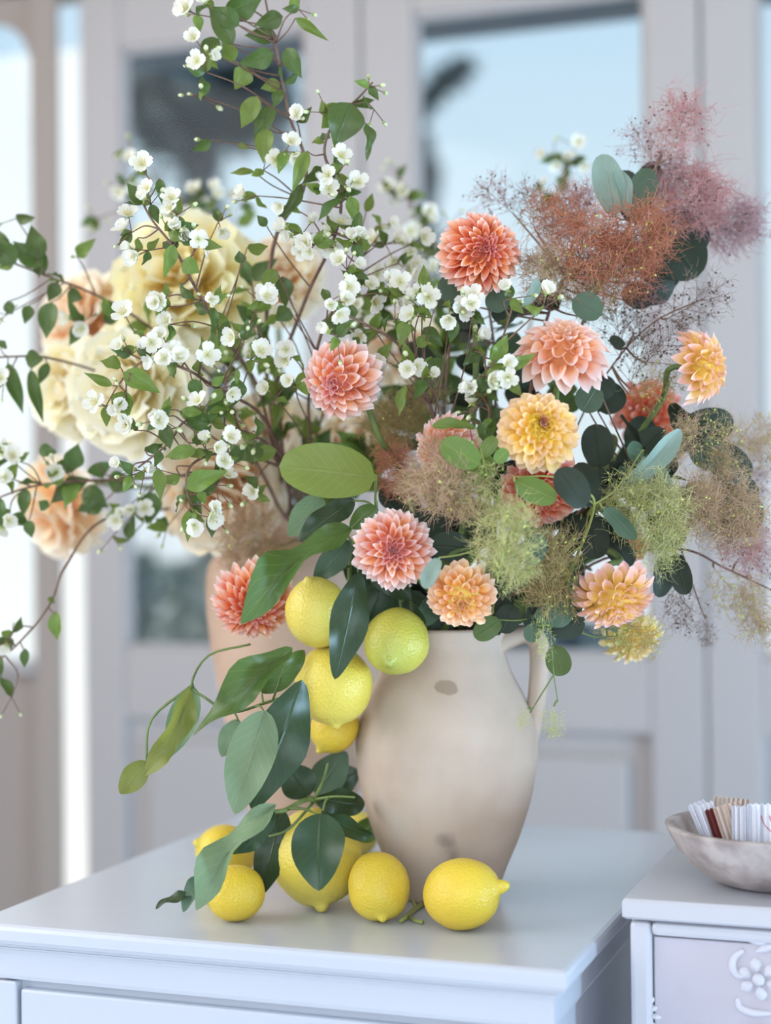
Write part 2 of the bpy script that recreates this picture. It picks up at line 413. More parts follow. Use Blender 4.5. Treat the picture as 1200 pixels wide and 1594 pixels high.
# ------------------------------------------------------------------ white dresser
cs = [W2L(on_z(x, y, TOP)) for x, y in ((-57, 1435), (888, 1513), (1075, 1298), (397, 1261))]
du0 = (cs[0][0] + cs[3][0]) / 2; du1 = (cs[1][0] + cs[2][0]) / 2; dv0 = (cs[0][1] + cs[1][1]) / 2; dv1 = (cs[2][1] + cs[3][1]) / 2
print('dresser', du0, du1, dv0, dv1)
D = thing('white_dresser', 'white painted dresser with moulded top under the lemon arrangement', 'dresser', L2W((du0 + du1) / 2, (dv0 + dv1) / 2, 0))
moulded('top', du0 + .012, du1 - .012, dv0 + .012, dv1 - .012,
        [(-.012, TOP - .024), (.004, TOP - .022), (.006, TOP - .0195), (.0095, TOP - .018), (.012, TOP - .014), (.012, TOP - .005), (.0108, TOP - .0018), (.008, TOP)], M_white, D)
moulded('cornice', du0 + .035, du1 - .035, dv0 + .035, dv1 - .035,
        [(.012, TOP - .056), (.019, TOP - .054), (.0205, TOP - .050), (.0205, TOP - .030), (.0225, TOP - .026), (.0245, TOP - .0245), (.0245, TOP - .023)], M_white, D)
bu0, bu1, bv0, bv1 = du0 + .020, du1 - .020, dv0 + .018, dv1 - .03
rbox('body', bu0, bu1, bv0 + .012, bv1, 0.08, TOP - .055, M_white, D, .002)
zs = [0.10, 0.36, 0.61, TOP - .058]
rbox('frame_stile', bu0, bu0 + .019, bv0, bv0 + .014, 0.08, TOP - .057, M_white, D, .002)
rbox('frame_stile', bu1 - .019, bu1, bv0, bv0 + .014, 0.08, TOP - .057, M_white, D, .002)
M_brass = mat('aged_brass', (0.5, 0.38, 0.2), 0.35); M_brass.node_tree.nodes['Principled BSDF'].inputs['Metallic'].default_value = 1
for i in range(3):
    dr = rbox('drawer', bu0 + .022, bu1 - .022, bv0 + .003, bv0 + .013, zs[i] + .004, zs[i + 1] - .006, M_white, D, .003)
    for s in (-1, 1):
        b = MB(); c = L2W((bu0 + bu1) / 2 + s * .13, bv0 - .002, (zs[i] + zs[i + 1]) / 2 - .02); n = L2W(0, -1)
        b.tube([c, c + n * .012, c + n * .013, c + n * .022, c + n * .026], [.006, .006, .012, .013, .006], 12)
        put('knob', b.mesh('knob', [M_brass], c), Matrix.Translation(c), dr)
for uu in (bu0, bu1 - .05):
    for vv in (bv0 + .012, bv1 - .05):
        rbox('foot', uu, uu + .05, vv, vv + .05, 0, .08, M_white, D, .004)

# ------------------------------------------------------------------ carved cabinet beside it
CT = TOP + .04
k0 = W2L(on_z(968, 1398, CT))
cu0, cv0 = k0; cu1, cv1 = cu0 + .62, cv0 + .40
print('cabinet', cu0, cv0, 'dresser edge', du1)
Cb = thing('carved_cabinet', 'grey white cabinet with carved flower drawer holding the stone bowl', 'cabinet', L2W((cu0 + cu1) / 2, (cv0 + cv1) / 2, 0))
moulded('top', cu0 + .003, cu1, cv0 + .003, cv1, [(-.02, CT - .019), (0, CT - .0185), (.003, CT - .016), (.003, CT - .003), (.0015, CT - .0005), (0, CT)], M_white2, Cb)
qu0, qv0 = cu0 + .005, cv0 + .006
rbox('body', qu0, cu1 - .004, qv0 + .012, cv1, 0.06, CT - .0185, M_white2, Cb, .001)
zf0, zf1 = CT - .30, CT - .021
def frame_bar(name, u0, u1, z0, z1):
    return rbox(name, u0, u1, qv0, qv0 + .014, z0, z1, M_white2, Cb, .0045)
frame_bar('frame_stile', qu0, qu0 + .019, 0.06, zf1); frame_bar('frame_stile', cu1 - .024, cu1 - .005, 0.06, zf1)
frame_bar('frame_rail', qu0 + .019, cu1 - .024, zf1 - .012, zf1); frame_bar('frame_rail', qu0 + .019, cu1 - .024, zf0 - .016, zf0)
drw = rbox('drawer', qu0 + .0205, cu1 - .0255, qv0 + .006, qv0 + .016, zf0 + .001, zf1 - .0135, M_lilac, Cb, .001)
rbox('drawer', qu0 + .0205, cu1 - .0255, qv0 + .006, qv0 + .016, zf0 - .28, zf0 - .018, M_lilac, Cb, .001)
for uu in (qu0, cu1 - .054):
    for vv in (qv0 + .012, cv1 - .05): rbox('foot', uu, uu + .05, vv, vv + .05, 0, .06, M_white2, Cb, .004)
def fp(px, py):                                # point on the drawer face
    p = on_v(px, py, qv0 + .006); return Vector((W2L(p)[0], p.z))
def drop(b, a, c, w, h=.0035):                 # a raised leaf between two face points
    a = Vector(a); c = Vector(c); t = c - a; L = t.length; t = t / L; nrm = Vector((-t.y, t.x)); rows = []
    for i in range(9):
        s = i / 8; ww = w * math.sin(math.pi * min(1, s * .9 + .08)) ** .8 * (.6 + .6 * s)
        row = []
        for j in range(5):
            x = (j - 2) / 2
            q = a + t * (L * s) + nrm * (ww * x * .5)
            row.append(L2W(q.x, qv0 + .0055 - h * (1 - x * x) * math.sin(math.pi * min(1, s + .04)) ** .6, q.y))
        rows += row
    b.add(rows, [(i * 5 + j, i * 5 + j + 1, (i + 1) * 5 + j + 1, (i + 1) * 5 + j) for i in range(8) for j in range(4)])
def scroll(b, pts, r):
    q = [fp(*p) for p in pts]; pp = spline([L2W(k.x, qv0 + .0055, k.y) for k in q], 6); n = len(pp)
    b.tube(pp, [r * (.35 + .75 * math.sin(math.pi * (i + .6) / (n + .4)) ** .7) for i in range(n)], 8)
def carving(name, fn):
    b = MB(); fn(b); c = b.v[0].copy(); put(name, b.mesh(name, [M_carve], c), Matrix.Translation(c), drw)
ctr = fp(1181, 1524)
carving('carved_boss', lambda b: b.blob(L2W(ctr.x, qv0 + .0045, ctr.y), L2W(0, -1), .005, .0058, 12, 6))
for i, ang in enumerate((100, 38, -20, -82, -145, 160)):
    a_ = math.radians(ang); dv = Vector((math.cos(a_), math.sin(a_)))
    carving('carved_petal', lambda b: drop(b, ctr + dv * .006, ctr + dv * .0185, .0115))
carving('carved_scroll', lambda b: scroll(b, [(1158, 1478), (1143, 1490), (1141, 1508), (1152, 1519), (1166, 1512)], .0033))
carving('carved_scroll', lambda b: scroll(b, [(1147, 1553), (1152, 1568), (1172, 1576), (1200, 1577)], .0033))
carving('carved_scroll', lambda b: scroll(b, [(1222, 1480), (1232, 1500), (1228, 1530), (1214, 1545)], .0033))
carving('carved_leaf', lambda b: drop(b, fp(1160, 1462), fp(1195, 1468), .008))
carving('carved_leaf', lambda b: drop(b, fp(1176, 1482), fp(1205, 1470), .008))
carving('carved_leaf', lambda b: drop(b, fp(1195, 1461), fp(1225, 1462), .008))
for q in (((1008, 1562), (1018, 1552)), ((1006, 1572), (1024, 1568)), ((1010, 1580), (1030, 1584)), ((1008, 1590), (1022, 1600))):
    carving('carved_leaf', lambda b: drop(b, fp(*q[0]), fp(*q[1]), .006))

# ------------------------------------------------------------------ stone bowl and striped cards
M_trav = mat('grey_pink_travertine', (0.30, 0.25, 0.24), 0.5, 0.4, bump=(90, 0.3, 0.002), var=(34, (0.50, 0.44, 0.42), .36, .60, 9))
bc = on_z(1203, 1376, CT); 
BH = .054
prof = [(.0, .0), (.040, .0), (.052, .004), (.070, .015), (.086, .033), (.0955, BH - .003), (.0965, BH), (.089, BH), (.0868, BH - .004), (.076, .031), (.060, .018), (.040, .011), (.0, .009)]
vs, fs = lathe(prof, 64)
bowl = put('stone_bowl', mesh_of('stone_bowl', vs, fs, True, [M_trav]), Matrix.Translation(bc + Vector((0, 0, .0003))))
tag(bowl, 'grey pink travertine bowl of striped cards on the carved cabinet', 'bowl')
def stripe_mat(name, c1, c2, freq, band=None, red=False):
    m = bpy.data.materials.new(name); m.use_nodes = True; n = m.node_tree; b = n.nodes['Principled BSDF']; b.inputs['Roughness'].default_value = .6
    tcn = n.nodes.new('ShaderNodeTexCoord'); sp = n.nodes.new('ShaderNodeSeparateXYZ'); n.links.new(tcn.outputs['Generated'], sp.inputs[0])
    def mth(op, a, c=0.0):
        q = n.nodes.new('ShaderNodeMath'); q.operation = op
        for i, k in enumerate((a, c)):
            if isinstance(k, (int, float)): q.inputs[i].default_value = k
            else: n.links.new(k, q.inputs[i])
        return q.outputs[0]
    def mix(f, a, c):
        x = n.nodes.new('ShaderNodeMix'); x.data_type = 'RGBA'; n.links.new(f, x.inputs[0])
        if isinstance(a, tuple): x.inputs[6].default_value = (*a, 1)
        else: n.links.new(a, x.inputs[6])
        x.inputs[7].default_value = (*c, 1); return x.outputs[2]
    s = mth('GREATER_THAN', mth('SINE', mth('MULTIPLY', sp.outputs[0], freq * 6.283)), 0.0)
    col = mix(s, c1, c2)
    if band: col = mix(mth('LESS_THAN', sp.outputs[0], band), col, (0.16, 0.035, 0.03))
    if red:                                     # thin curling pen lines printed on the card
        dx = mth('SUBTRACT', sp.outputs[0], 1.05); dz = mth('SUBTRACT', sp.outputs[2], 0.75)
        r = mth('SQRT', mth('ADD', mth('MULTIPLY', dx, dx), mth('MULTIPLY', mth('MULTIPLY', dz, dz), 1.6)))
        ln = mth('MULTIPLY', mth('GREATER_THAN', mth('SINE', mth('MULTIPLY', r, 42.0)), 0.86), mth('LESS_THAN', sp.outputs[2], 0.72))
        ln = mth('MULTIPLY', ln, mth('LESS_THAN', r, 0.85))
        col = mix(ln, col, (0.55, 0.18, 0.20))
    n.links.new(col, b.inputs['Base Color']); return m
Mc1 = stripe_mat('white_grey_stripe_card', (0.80, 0.80, 0.84), (0.60, 0.60, 0.66), 4)
Mc2 = stripe_mat('tan_stripe_card', (0.55, 0.43, 0.36), (0.72, 0.62, 0.55), 6, band=.24)
Mc3 = stripe_mat('tan_stripe_card_plain', (0.55, 0.43, 0.36), (0.74, 0.65, 0.58), 7)
Mc4 = stripe_mat('white_stripe_card_with_red_lines', (0.82, 0.82, 0.86), (0.64, 0.65, 0.72), 4.5, red=True)
def card(label, px, py, d, wpx, hpx, tilt, yaw, m, pleats=7):
    """pleated card: centre of the top edge at a picture point, leaning in the bowl"""
    w, h = wpx / FPX * d, hpx / FPX * d
    vs = []; n = pleats * 2
    for s in (0, 1):
        for i in range(n + 1):
            x = -w / 2 + w * i / n; y = (.0016 if i % 2 else -.0016) + s * .0008
            vs += [(x, y, -h), (x, y, (0.0012 if i % 2 else 0))]
    k = 2 * (n + 1); fs = []
    for i in range(n):
        fs += [(2 * i, 2 * i + 2, 2 * i + 3, 2 * i + 1), (k + 2 * i + 1, k + 2 * i + 3, k + 2 * i + 2, k + 2 * i),
               (2 * i + 1, 2 * i + 3, k + 2 * i + 3, k + 2 * i + 1)]
    me = mesh_of('card', vs, fs, False, [m])
    M = Matrix.Translation(P(px, py, d)) @ Matrix.Rotation(yaw, 4, 'Z') @ Matrix.Rotation(tilt, 4, 'Y')
    return tag(put('striped_card', me, M), label, 'card', 'striped cards in the stone bowl')
db = (bc - CAM).dot(FWD)
card('white and grey striped pleated card leaning on the bowl rim', 1084, 1250, db - .005, 30, 76, -.42, -.5, Mc1, 4)
card('white striped pleated card beside the brown banded one', 1096, 1252, db - .02, 30, 74, -.36, -.4, Mc1, 4)
card('tan striped pleated card with dark brown band', 1124, 1255, db - .03, 56, 74, -.30, -.12, Mc2, 8)
card('tan striped pleated card standing behind the others', 1139, 1243, db + .035, 56, 80, .10, -.1, Mc3, 8)
card('narrow white striped pleated card beside the tan cards', 1157, 1256, db - .040, 36, 66, 0, -.3, Mc1, 5)
card('wide white striped pleated card with thin red curling lines', 1205, 1253, db - .045, 84, 66, .0, -.15, Mc4, 9)

# ------------------------------------------------------------------ jugs
def jug_mat(name, c1, c2, c3, stain=None):
    m = mat(name, c1, 0.72, 0.25, bump=(70, 0.15, 0.003), var=(14, c2, .42, .68, 6)); n = m.node_tree; b = n.nodes['Principled BSDF']
    src = b.inputs['Base Color'].links[0].from_socket
    tcn = n.nodes.new('ShaderNodeTexCoord')
    for (loc, sc, col, amt, thr) in (stain or ()):
        mp = n.nodes.new('ShaderNodeMapping'); mp.inputs['Location'].default_value = [-loc[i] / sc[i] for i in range(3)]; mp.inputs['Scale'].default_value = [1 / k for k in sc]
        n.links.new(tcn.outputs['Object'], mp.inputs[0])
        nz = n.nodes.new('ShaderNodeTexNoise'); nz.inputs['Scale'].default_value = 60; n.links.new(tcn.outputs['Object'], nz.inputs['Vector']); nz.inputs['Detail'].default_value = 6
        ln = n.nodes.new('ShaderNodeVectorMath'); ln.operation = 'LENGTH'; n.links.new(mp.outputs[0], ln.inputs[0])
        ad = n.nodes.new('ShaderNodeMath'); ad.operation = 'MULTIPLY_ADD'; n.links.new(nz.outputs[0], ad.inputs[0]); ad.inputs[1].default_value = 1.2; n.links.new(ln.outputs['Value'], ad.inputs[2])
        mr = n.nodes.new('ShaderNodeMapRange'); mr.inputs[1].default_value = 1.6 ; mr.inputs[2].default_value = 1.6 - thr; mr.inputs[4].default_value = amt; n.links.new(ad.outputs[0], mr.inputs[0])
        mx = n.nodes.new('ShaderNodeMix'); mx.data_type = 'RGBA'; n.links.new(mr.outputs[0], mx.inputs[0]); n.links.new(src, mx.inputs[6]); mx.inputs[7].default_value = (*col, 1); src = mx.outputs[2]
    n.links.new(src, b.inputs['Base Color']); return m
JB = on_z(697, 1393, TOP); JD = (JB - CAM).dot(FWD); JS = JD / FPX
print('jug depth', JD)
def jz(py): return (1393 - py) * JS * 1.0
jp_px = [(74, 1393), (78, 1388), (92, 1350), (113, 1300), (131, 1243), (140, 1195), (142.5, 1165), (139, 1130), (122, 1085), (104, 1050), (93, 1020), (90, 1003), (93, 990), (97, 981)]
outer = []
for i, q in enumerate(spline([Vector((r * JS, 0, jz(y))) for r, y in jp_px], 5)): outer.append((q.x, q.z))
th = .007
inner = [(max(r - th, .01), z) for r, z in outer if z > .012][::-1]
prof = [(0, 0)] + outer + [(outer[-1][0] - .002, outer[-1][1] + .003), (outer[-1][0] - .005, outer[-1][1] + .002)] + inner + [(0, .012)]
vs, fs = lathe(prof, 64)
fd = (CAM - JB); fd.z = 0; fd.normalize()
def jl(px, py, r_): # front point on the jug in jug coordinates
    x = (px - 697) * JS; rr = r_ * JS; z = jz(py)
    y2 = -math.sqrt(max(0, rr * rr - x * x))
    return (x, y2, z)
M_jug = jug_mat('buff_clay', (0.56, 0.45, 0.365), (0.49, 0.38, 0.30), None, stain=[
    (jl(694, 1060, 108), (.012, .02, .008), (0.30, 0.22, 0.155), .75, .25),
    (jl(690, 1290, 117), (.013, .02, .014), (0.20, 0.15, 0.14), .6, .8),
    (jl(702, 1310, 110), (.008, .02, .016), (0.20, 0.15, 0.14), .5, .8),
    (jl(670, 1190, 140), (.05, .05, .055), (0.58, 0.49, 0.41), .6, 1.0),
    (jl(620, 1270, 122), (.02, .04, .03), (0.60, 0.53, 0.47), .5, .8)])
jug = thing('clay_jug', 'buff clay jug with one handle holding the dahlias on the dresser', 'jug', JB)
put('body', mesh_of('body', vs, fs, True, [M_jug]), Matrix.Translation(JB + Vector((0, 0, .0004))), jug)
# handle: a flattened strap swept along a curve in the picture plane of the jug
hp = spline([P(x, y, JD + dz) for x, y, dz in ((768, 1006, -.004), (790, 993, -.006), (818, 987, -.008), (836, 997, -.010), (840, 1030, -.010), (837, 1075, -.008), (832, 1112, -.006), (825, 1145, -.003), (816, 1172, 0))], 6)
hw = [17, 16, 14, 14.5, 14.5, 14, 13.5, 14, 16]
vs = []; n = 12; K = len(hp)
for i, p in enumerate(hp):
    t = (hp[min(i + 1, K - 1)] - hp[max(i - 1, 0)]).normalized(); sd = FWD.cross(t).normalized(); dp = t.cross(sd)
    f = i / (K - 1) * 8; a = int(min(f, 7)); w = (hw[a] * (1 - (f - a)) + hw[a + 1] * (f - a)) * JS * (1.06)
    for j in range(n):
        g = 2 * math.pi * j / n; vs.append(p + sd * math.cos(g) * w + dp * math.sin(g) * w * 1.15 - JB)
fs = [(i * n + j, i * n + (j + 1) % n, (i + 1) * n + (j + 1) % n, (i + 1) * n + j) for i in range(K - 1) for j in range(n)] + [tuple(range(n))[::-1], tuple((K - 1) * n + j for j in range(n))]
put('handle', mesh_of('handle', vs, fs, True, [M_jug]), Matrix.Translation(JB), jug)
JM = JB + Vector((0, 0, jz(985)))            # mouth of the jug

UB = on_z(470, 1302, TOP); UD = (UB - CAM).dot(FWD); US = UD / FPX
print('urn depth', UD, W2L(UB))
M_urn = jug_mat('peach_clay', (0.54, 0.38, 0.28), (0.48, 0.33, 0.235), None)
up_px = [(66, 1302), (70, 1296), (88, 1240), (104, 1170), (120, 1110), (133, 1040), (143, 970), (146, 920), (141, 880), (120, 850), (96, 836), (88, 825), (92, 812), (100, 804)]
outer = [(q.x, q.z) for q in spline([Vector((r * US, 0, (1302 - y) * US)) for r, y in up_px], 5)]
inner = [(max(r - th, .01), z) for r, z in outer if z > .012][::-1]
vs, fs = lathe([(0, 0)] + outer + inner + [(0, .012)], 56)
urn = tag(put('clay_urn', mesh_of('clay_urn', vs, fs, True, [M_urn]), Matrix.Translation(UB + Vector((0, 0, .0004)))), 'tall peach clay urn of peonies behind the hanging lemons', 'urn')
UM = UB + Vector((0, 0, (1302 - 806) * US))
#@@PLANTS@@
# ------------------------------------------------------------------ leaf and petal shapes
def leaf_shape(kind, t):
    if kind == 'lemon': return math.sin(math.pi * min(1, t ** 0.85)) ** 0.70 * (1 - .10 * t)
    if kind == 'oval': return math.sqrt(max(0, 1 - ((t - .55) / (.55 if t < .55 else .45)) ** 2)) if t > .04 else .12
    return math.sin(math.pi * t ** 0.72) ** 1.0 * (1.08 - .3 * t)         # ovate, pointed (mock orange)
def leaf_mesh(kind, arch, fold, wave, twist=0.0, seed=0, side=0.0):
    q = random.Random(seed); ny, nx = 14, 4; vs = []; uv = []; ph = q.uniform(0, 6)
    for i in range(ny + 1):
        t = i / ny
        if kind != 'mock': t = t * .35 + .65 * (.5 - .5 * math.cos(math.pi * t))
        w = leaf_shape(kind, t) * .5
        for j in range(nx + 1):
            x = (j - nx / 2) / (nx / 2)
            tw = twist * (t - .5)
            X = x * w; Z = arch * 4 * t * (1 - t) + fold * abs(x) * w * .8 + wave * math.sin(ph + 9 * t + (0 if x > 0 else 2)) * abs(x) ** 1.5 * w
            vs.append((X * math.cos(tw) - Z * .0 * math.sin(tw) + side * 4 * t * (1 - t), t, Z + X * math.sin(tw) * .45)); uv.append((.5 + .5 * x, t))
    fs = [(i * (nx + 1) + j, i * (nx + 1) + j + 1, (i + 1) * (nx + 1) + j + 1, (i + 1) * (nx + 1) + j) for i in range(ny) for j in range(nx)]
    return mesh_of('leaf_' + kind, vs, fs, True, [M_l1], None, uv)
M_l1 = leaf_mat('lemon_leaf_green', (0.085, 0.155, 0.035), (0.22, 0.30, 0.08), .36)
M_l2 = leaf_mat('lemon_leaf_dark', (0.028, 0.060, 0.022), (0.06, 0.11, 0.035), .34, .15)
M_l3 = leaf_mat('lemon_leaf_light', (0.24, 0.29, 0.06), (0.38, 0.43, 0.14), .40, .45)
M_l4 = leaf_mat('lemon_leaf_grey_underside', (0.20, 0.30, 0.16), (0.36, 0.44, 0.25), .5, .3)
M_s1 = leaf_mat('smoke_leaf_blue_green', (0.075, 0.13, 0.075), (0.18, 0.26, 0.14), .5, .2, nveins=13)
M_s2 = leaf_mat('smoke_leaf_dark', (0.020, 0.034, 0.018), (0.045, 0.07, 0.035), .62, .12, nveins=13)
M_s3 = leaf_mat('smoke_leaf_pale', (0.26, 0.36, 0.30), (0.40, 0.48, 0.40), .55, .25, nveins=13)
M_s4 = leaf_mat('smoke_leaf_yellow_green', (0.15, 0.24, 0.045), (0.38, 0.46, 0.12), .45, .4, nveins=13, vs=.8)
M_m1 = leaf_mat('mock_orange_leaf', (0.165, 0.245, 0.045), (0.28, 0.36, 0.10), .4, .4, nveins=6)
M_m2 = leaf_mat('mock_orange_leaf_dark', (0.080, 0.135, 0.030), (0.14, 0.20, 0.05), .4, .3, nveins=6)
M_stem_g = mat('green_stem', (0.16, 0.22, 0.06), .5, var=(60, (0.10, 0.15, 0.04), .4, .6))
M_stem_b = mat('brown_twig', (0.13, 0.065, 0.045), .6, var=(80, (0.19, 0.11, 0.07), .4, .6))
M_stem_y = mat('yellow_green_stalk', (0.30, 0.33, 0.09), .5, trans=.1)
LEM = [leaf_mesh('lemon', .05, .22, .10, 0, 1), leaf_mesh('lemon', .12, .15, .18, .5, 2), leaf_mesh('lemon', .03, .10, .14, -.6, 3),
       leaf_mesh('lemon', .10, .25, .30, 1.0, 4, .08), leaf_mesh('lemon', .10, .25, .30, -1.0, 5, -.09)]
OVA = [leaf_mesh('oval', .04, .12, .05, 0, 6), leaf_mesh('oval', .08, .2, .08, .3, 7), leaf_mesh('oval', -.05, .1, .08, -.4, 8)]
MOC = [leaf_mesh('mock', .05, .30, .12, .2, 9), leaf_mesh('mock', .10, .22, .2, -.3, 10), leaf_mesh('mock', -.08, .3, .15, .5, 11)]
def leaf(parent, B, T, w, mesh, m, roll=0.0, nrm=None, name='leaf'):
    y = T - B; L = y.length; y = y / L
    n = nrm if nrm is not None else (CAM - (B + T) / 2).normalized()
    z = n - y * n.dot(y)
    z = z.normalized() if z.length > 1e-4 else y.orthogonal().normalized()
    z = Matrix.Rotation(roll, 3, y) @ z; x = y.cross(z)
    M = Matrix(((x.x * w, y.x * L, z.x * L, B.x), (x.y * w, y.y * L, z.y * L, B.y), (x.z * w, y.z * L, z.z * L, B.z), (0, 0, 0, 1)))
    return put(name, mesh, M, parent, m)
def pleaf(parent, bx, by, tx, ty, wpx, d, dd=0.0, mesh=None, m=None, roll=0.0):
    B = P(bx, by, d); T = P(tx, ty, d + dd); w = wpx / FPX * d
    return leaf(parent, B, T, w, mesh, m, roll)
def stem(parent, pts, r0, r1, m, n=7, name='stem', extra=None, smooth=6):
    b = MB(); pp = spline(pts, smooth); k = len(pp)
    b.tube(pp, [r0 + (r1 - r0) * i / (k - 1) for i in range(k)], n)
    for (q, a, c) in (extra or ()):
        b.tube(q, [a + (c - a) * i / (len(q) - 1) for i in range(len(q))], 5)
    o = WM[parent].translation
    put(name, b.mesh(name, [m], o), Matrix.Translation(o), parent); return pp
def into(M, off, depth=.12, r=.03):            # the end of a stem inside a vessel
    a = off * 2.39996
    return [M + Vector((math.cos(a) * r, math.sin(a) * r, .0)), M + Vector((math.cos(a + 2.5) * r * .8, math.sin(a + 2.5) * r * .8, -depth))]

# ------------------------------------------------------------------ lemons
def lemon_mat(name, c1, c2, c3):
    m = mat(name, c1, .38, .45, var=(9, c2, .40, .66)); n = m.node_tree; b = n.nodes['Principled BSDF']
    src = b.inputs['Base Color'].links[0].from_socket
    tcn = n.nodes.new('ShaderNodeTexCoord'); sp = n.nodes.new('ShaderNodeSeparateXYZ'); n.links.new(tcn.outputs['Generated'], sp.inputs[0])
    mr = n.nodes.new('ShaderNodeMapRange'); mr.inputs[1].default_value = .72; mr.inputs[2].default_value = 1.0; n.links.new(sp.outputs[2], mr.inputs[0])
    mx = n.nodes.new('ShaderNodeMix'); mx.data_type = 'RGBA'; n.links.new(mr.outputs[0], mx.inputs[0]); n.links.new(src, mx.inputs[6]); mx.inputs[7].default_value = (*c3, 1)
    n.links.new(mx.outputs[2], b.inputs['Base Color'])
    vo = n.nodes.new('ShaderNodeTexVoronoi'); vo.inputs['Scale'].default_value = 420; n.links.new(tcn.outputs['Object'], vo.inputs['Vector'])
    nz = n.nodes.new('ShaderNodeTexNoise'); nz.inputs['Scale'].default_value = 110; n.links.new(tcn.outputs['Object'], nz.inputs['Vector'])
    ad = n.nodes.new('ShaderNodeMath'); ad.operation = 'ADD'; n.links.new(vo.outputs['Distance'], ad.inputs[0]); n.links.new(nz.outputs[0], ad.inputs[1])
    bp = n.nodes.new('ShaderNodeBump'); bp.inputs['Strength'].default_value = .45; bp.inputs['Distance'].default_value = .0012
    n.links.new(ad.outputs[0], bp.inputs['Height']); n.links.new(bp.outputs[0], b.inputs['Normal'])
    b.inputs['Subsurface Weight'].default_value = .0
    return m
ML_y = lemon_mat('ripe_lemon_rind', (0.76, 0.55, 0.05), (0.72, 0.50, 0.05), (0.72, 0.57, 0.07))
ML_p = lemon_mat('pale_lemon_rind', (0.70, 0.56, 0.08), (0.66, 0.53, 0.10), (0.68, 0.56, 0.11))
ML_g = lemon_mat('greenish_lemon_rind', (0.50, 0.46, 0.07), (0.56, 0.50, 0.08), (0.36, 0.41, 0.08))
M_scar = mat('dry_stalk_end', (0.28, 0.22, 0.10), .8)
def lemon(label, px, py, rpx, tip, m, d=None, elong=1.1, nip=.22, rest=False):
    if rest:
        z = TOP; c = None; r = .03
        for _ in range(4):
            c = on_z(px, py, TOP + r * 1.0); r = rpx / FPX * (c - CAM).dot(FWD)
        r *= 1.0
    else:
        c = P(px, py, d); r = rpx / FPX * d
    t = cdir(*tip)
    out = []; n = 30; z0, z1 = -elong, elong + nip; kn = .20 + .12 * nip; zn = elong - .22
    for i in range(n + 1):
        zc = z0 + (z1 - z0) * (.5 - .5 * math.cos(math.pi * i / n))
        re = math.sqrt(max(0, 1 - (zc / elong) ** 2)) ** .96 if abs(zc) < elong else 0
        rn = kn * math.sqrt(max(0, 1 - ((zc - zn) / (z1 - zn)) ** 2)) if zc > zn else 0
        hh = max(.12 - abs(re - rn), 0) / .12
        rr = max(re, rn) + hh * hh * .12 * .25 * (1 if 0 < i < n else 0)
        if i in (0, n): rr = 0
        if zc < -elong * .95: zc += .03
        out.append((rr * r, zc * r))
    q = random.Random(int(px * 7 + py))
    vs, fs = lathe(out, 28)
    off = Vector((q.random() * 9, q.random() * 9, 0))
    V = []
    for v in vs:
        v = Vector(v); V.append(v * (1 + .045 * noise.noise(v * (1.3 / r) + off)))
    rot = t.to_track_quat('Z', 'Y').to_matrix().to_4x4()
    if rest:                                     # let it touch the dresser top
        lo = min((rot @ v).z for v in V); c.z = TOP + .0003 - lo
    th_ = put('lemon', mesh_of('lemon', V, fs, True, [m]), Matrix.Translation(c) @ rot)
    b = MB(); b.blob((0, 0, -elong * r * .97), (0, 0, 1), .0016, .0034, 8, 4)
    put('stalk_scar', b.mesh('stalk_scar', [M_scar]), Matrix.Translation(c) @ rot, th_)
    return tag(th_, label, 'lemon', 'lemons'), c, r
lemon('small ripe lemon on the dresser tucked under a grey green leaf tip', 366, 1390, 43, (-.85, -.12, .35), ML_y, rest=True, elong=1.08, nip=.2)
lemon('shaded ripe lemon on the dresser behind the small lemon and hanging leaf', 352, 1327, 41, (-.7, .3, .4), ML_y, rest=True, elong=1.2)
lemon('large pale knobbly lemon half covered by a big dark leaf', 492, 1342, 71, (.12, -.85, .42), ML_p, rest=True, elong=1.06, nip=.16)
lemon('round ripe lemon between the large pale lemon and the jug foot', 590, 1383, 49, (.10, -.72, .62), ML_y, rest=True, elong=1.10, nip=.14)
lemon('ripe lemon with long pointed nipple in front of the jug foot', 719, 1392, 55, (.92, .22, .25), ML_y, rest=True, elong=1.10, nip=.32)
lemon('small lemon wedged in shade behind the round lemon and jug', 556, 1300, 34, (.3, .5, .5), ML_p, rest=True, elong=1.1)
HD = 1.585
lemon('oval greenish yellow lemon hanging highest, under the long curled leaf', 494, 953, 49.5, (-.22, .86, .35), ML_g if False else ML_p, d=HD, elong=1.14, nip=.14)
lemon('green tinged lemon hanging at the neck of the jug', 617, 998, 51, (-.2, -.45, .82), ML_g, d=HD - .01, elong=1.08, nip=.2)
lemon('big yellow lemon hanging against the shoulder of the jug', 519, 1066, 60, (.05, -.92, .25), ML_p, d=HD + .015, elong=1.03, nip=.12)
lemon('yellow lemon hanging lowest, mostly hidden behind the big one', 521, 1133, 37, (-.5, -.75, .2), ML_y, d=HD + .06, elong=1.1, nip=.2)

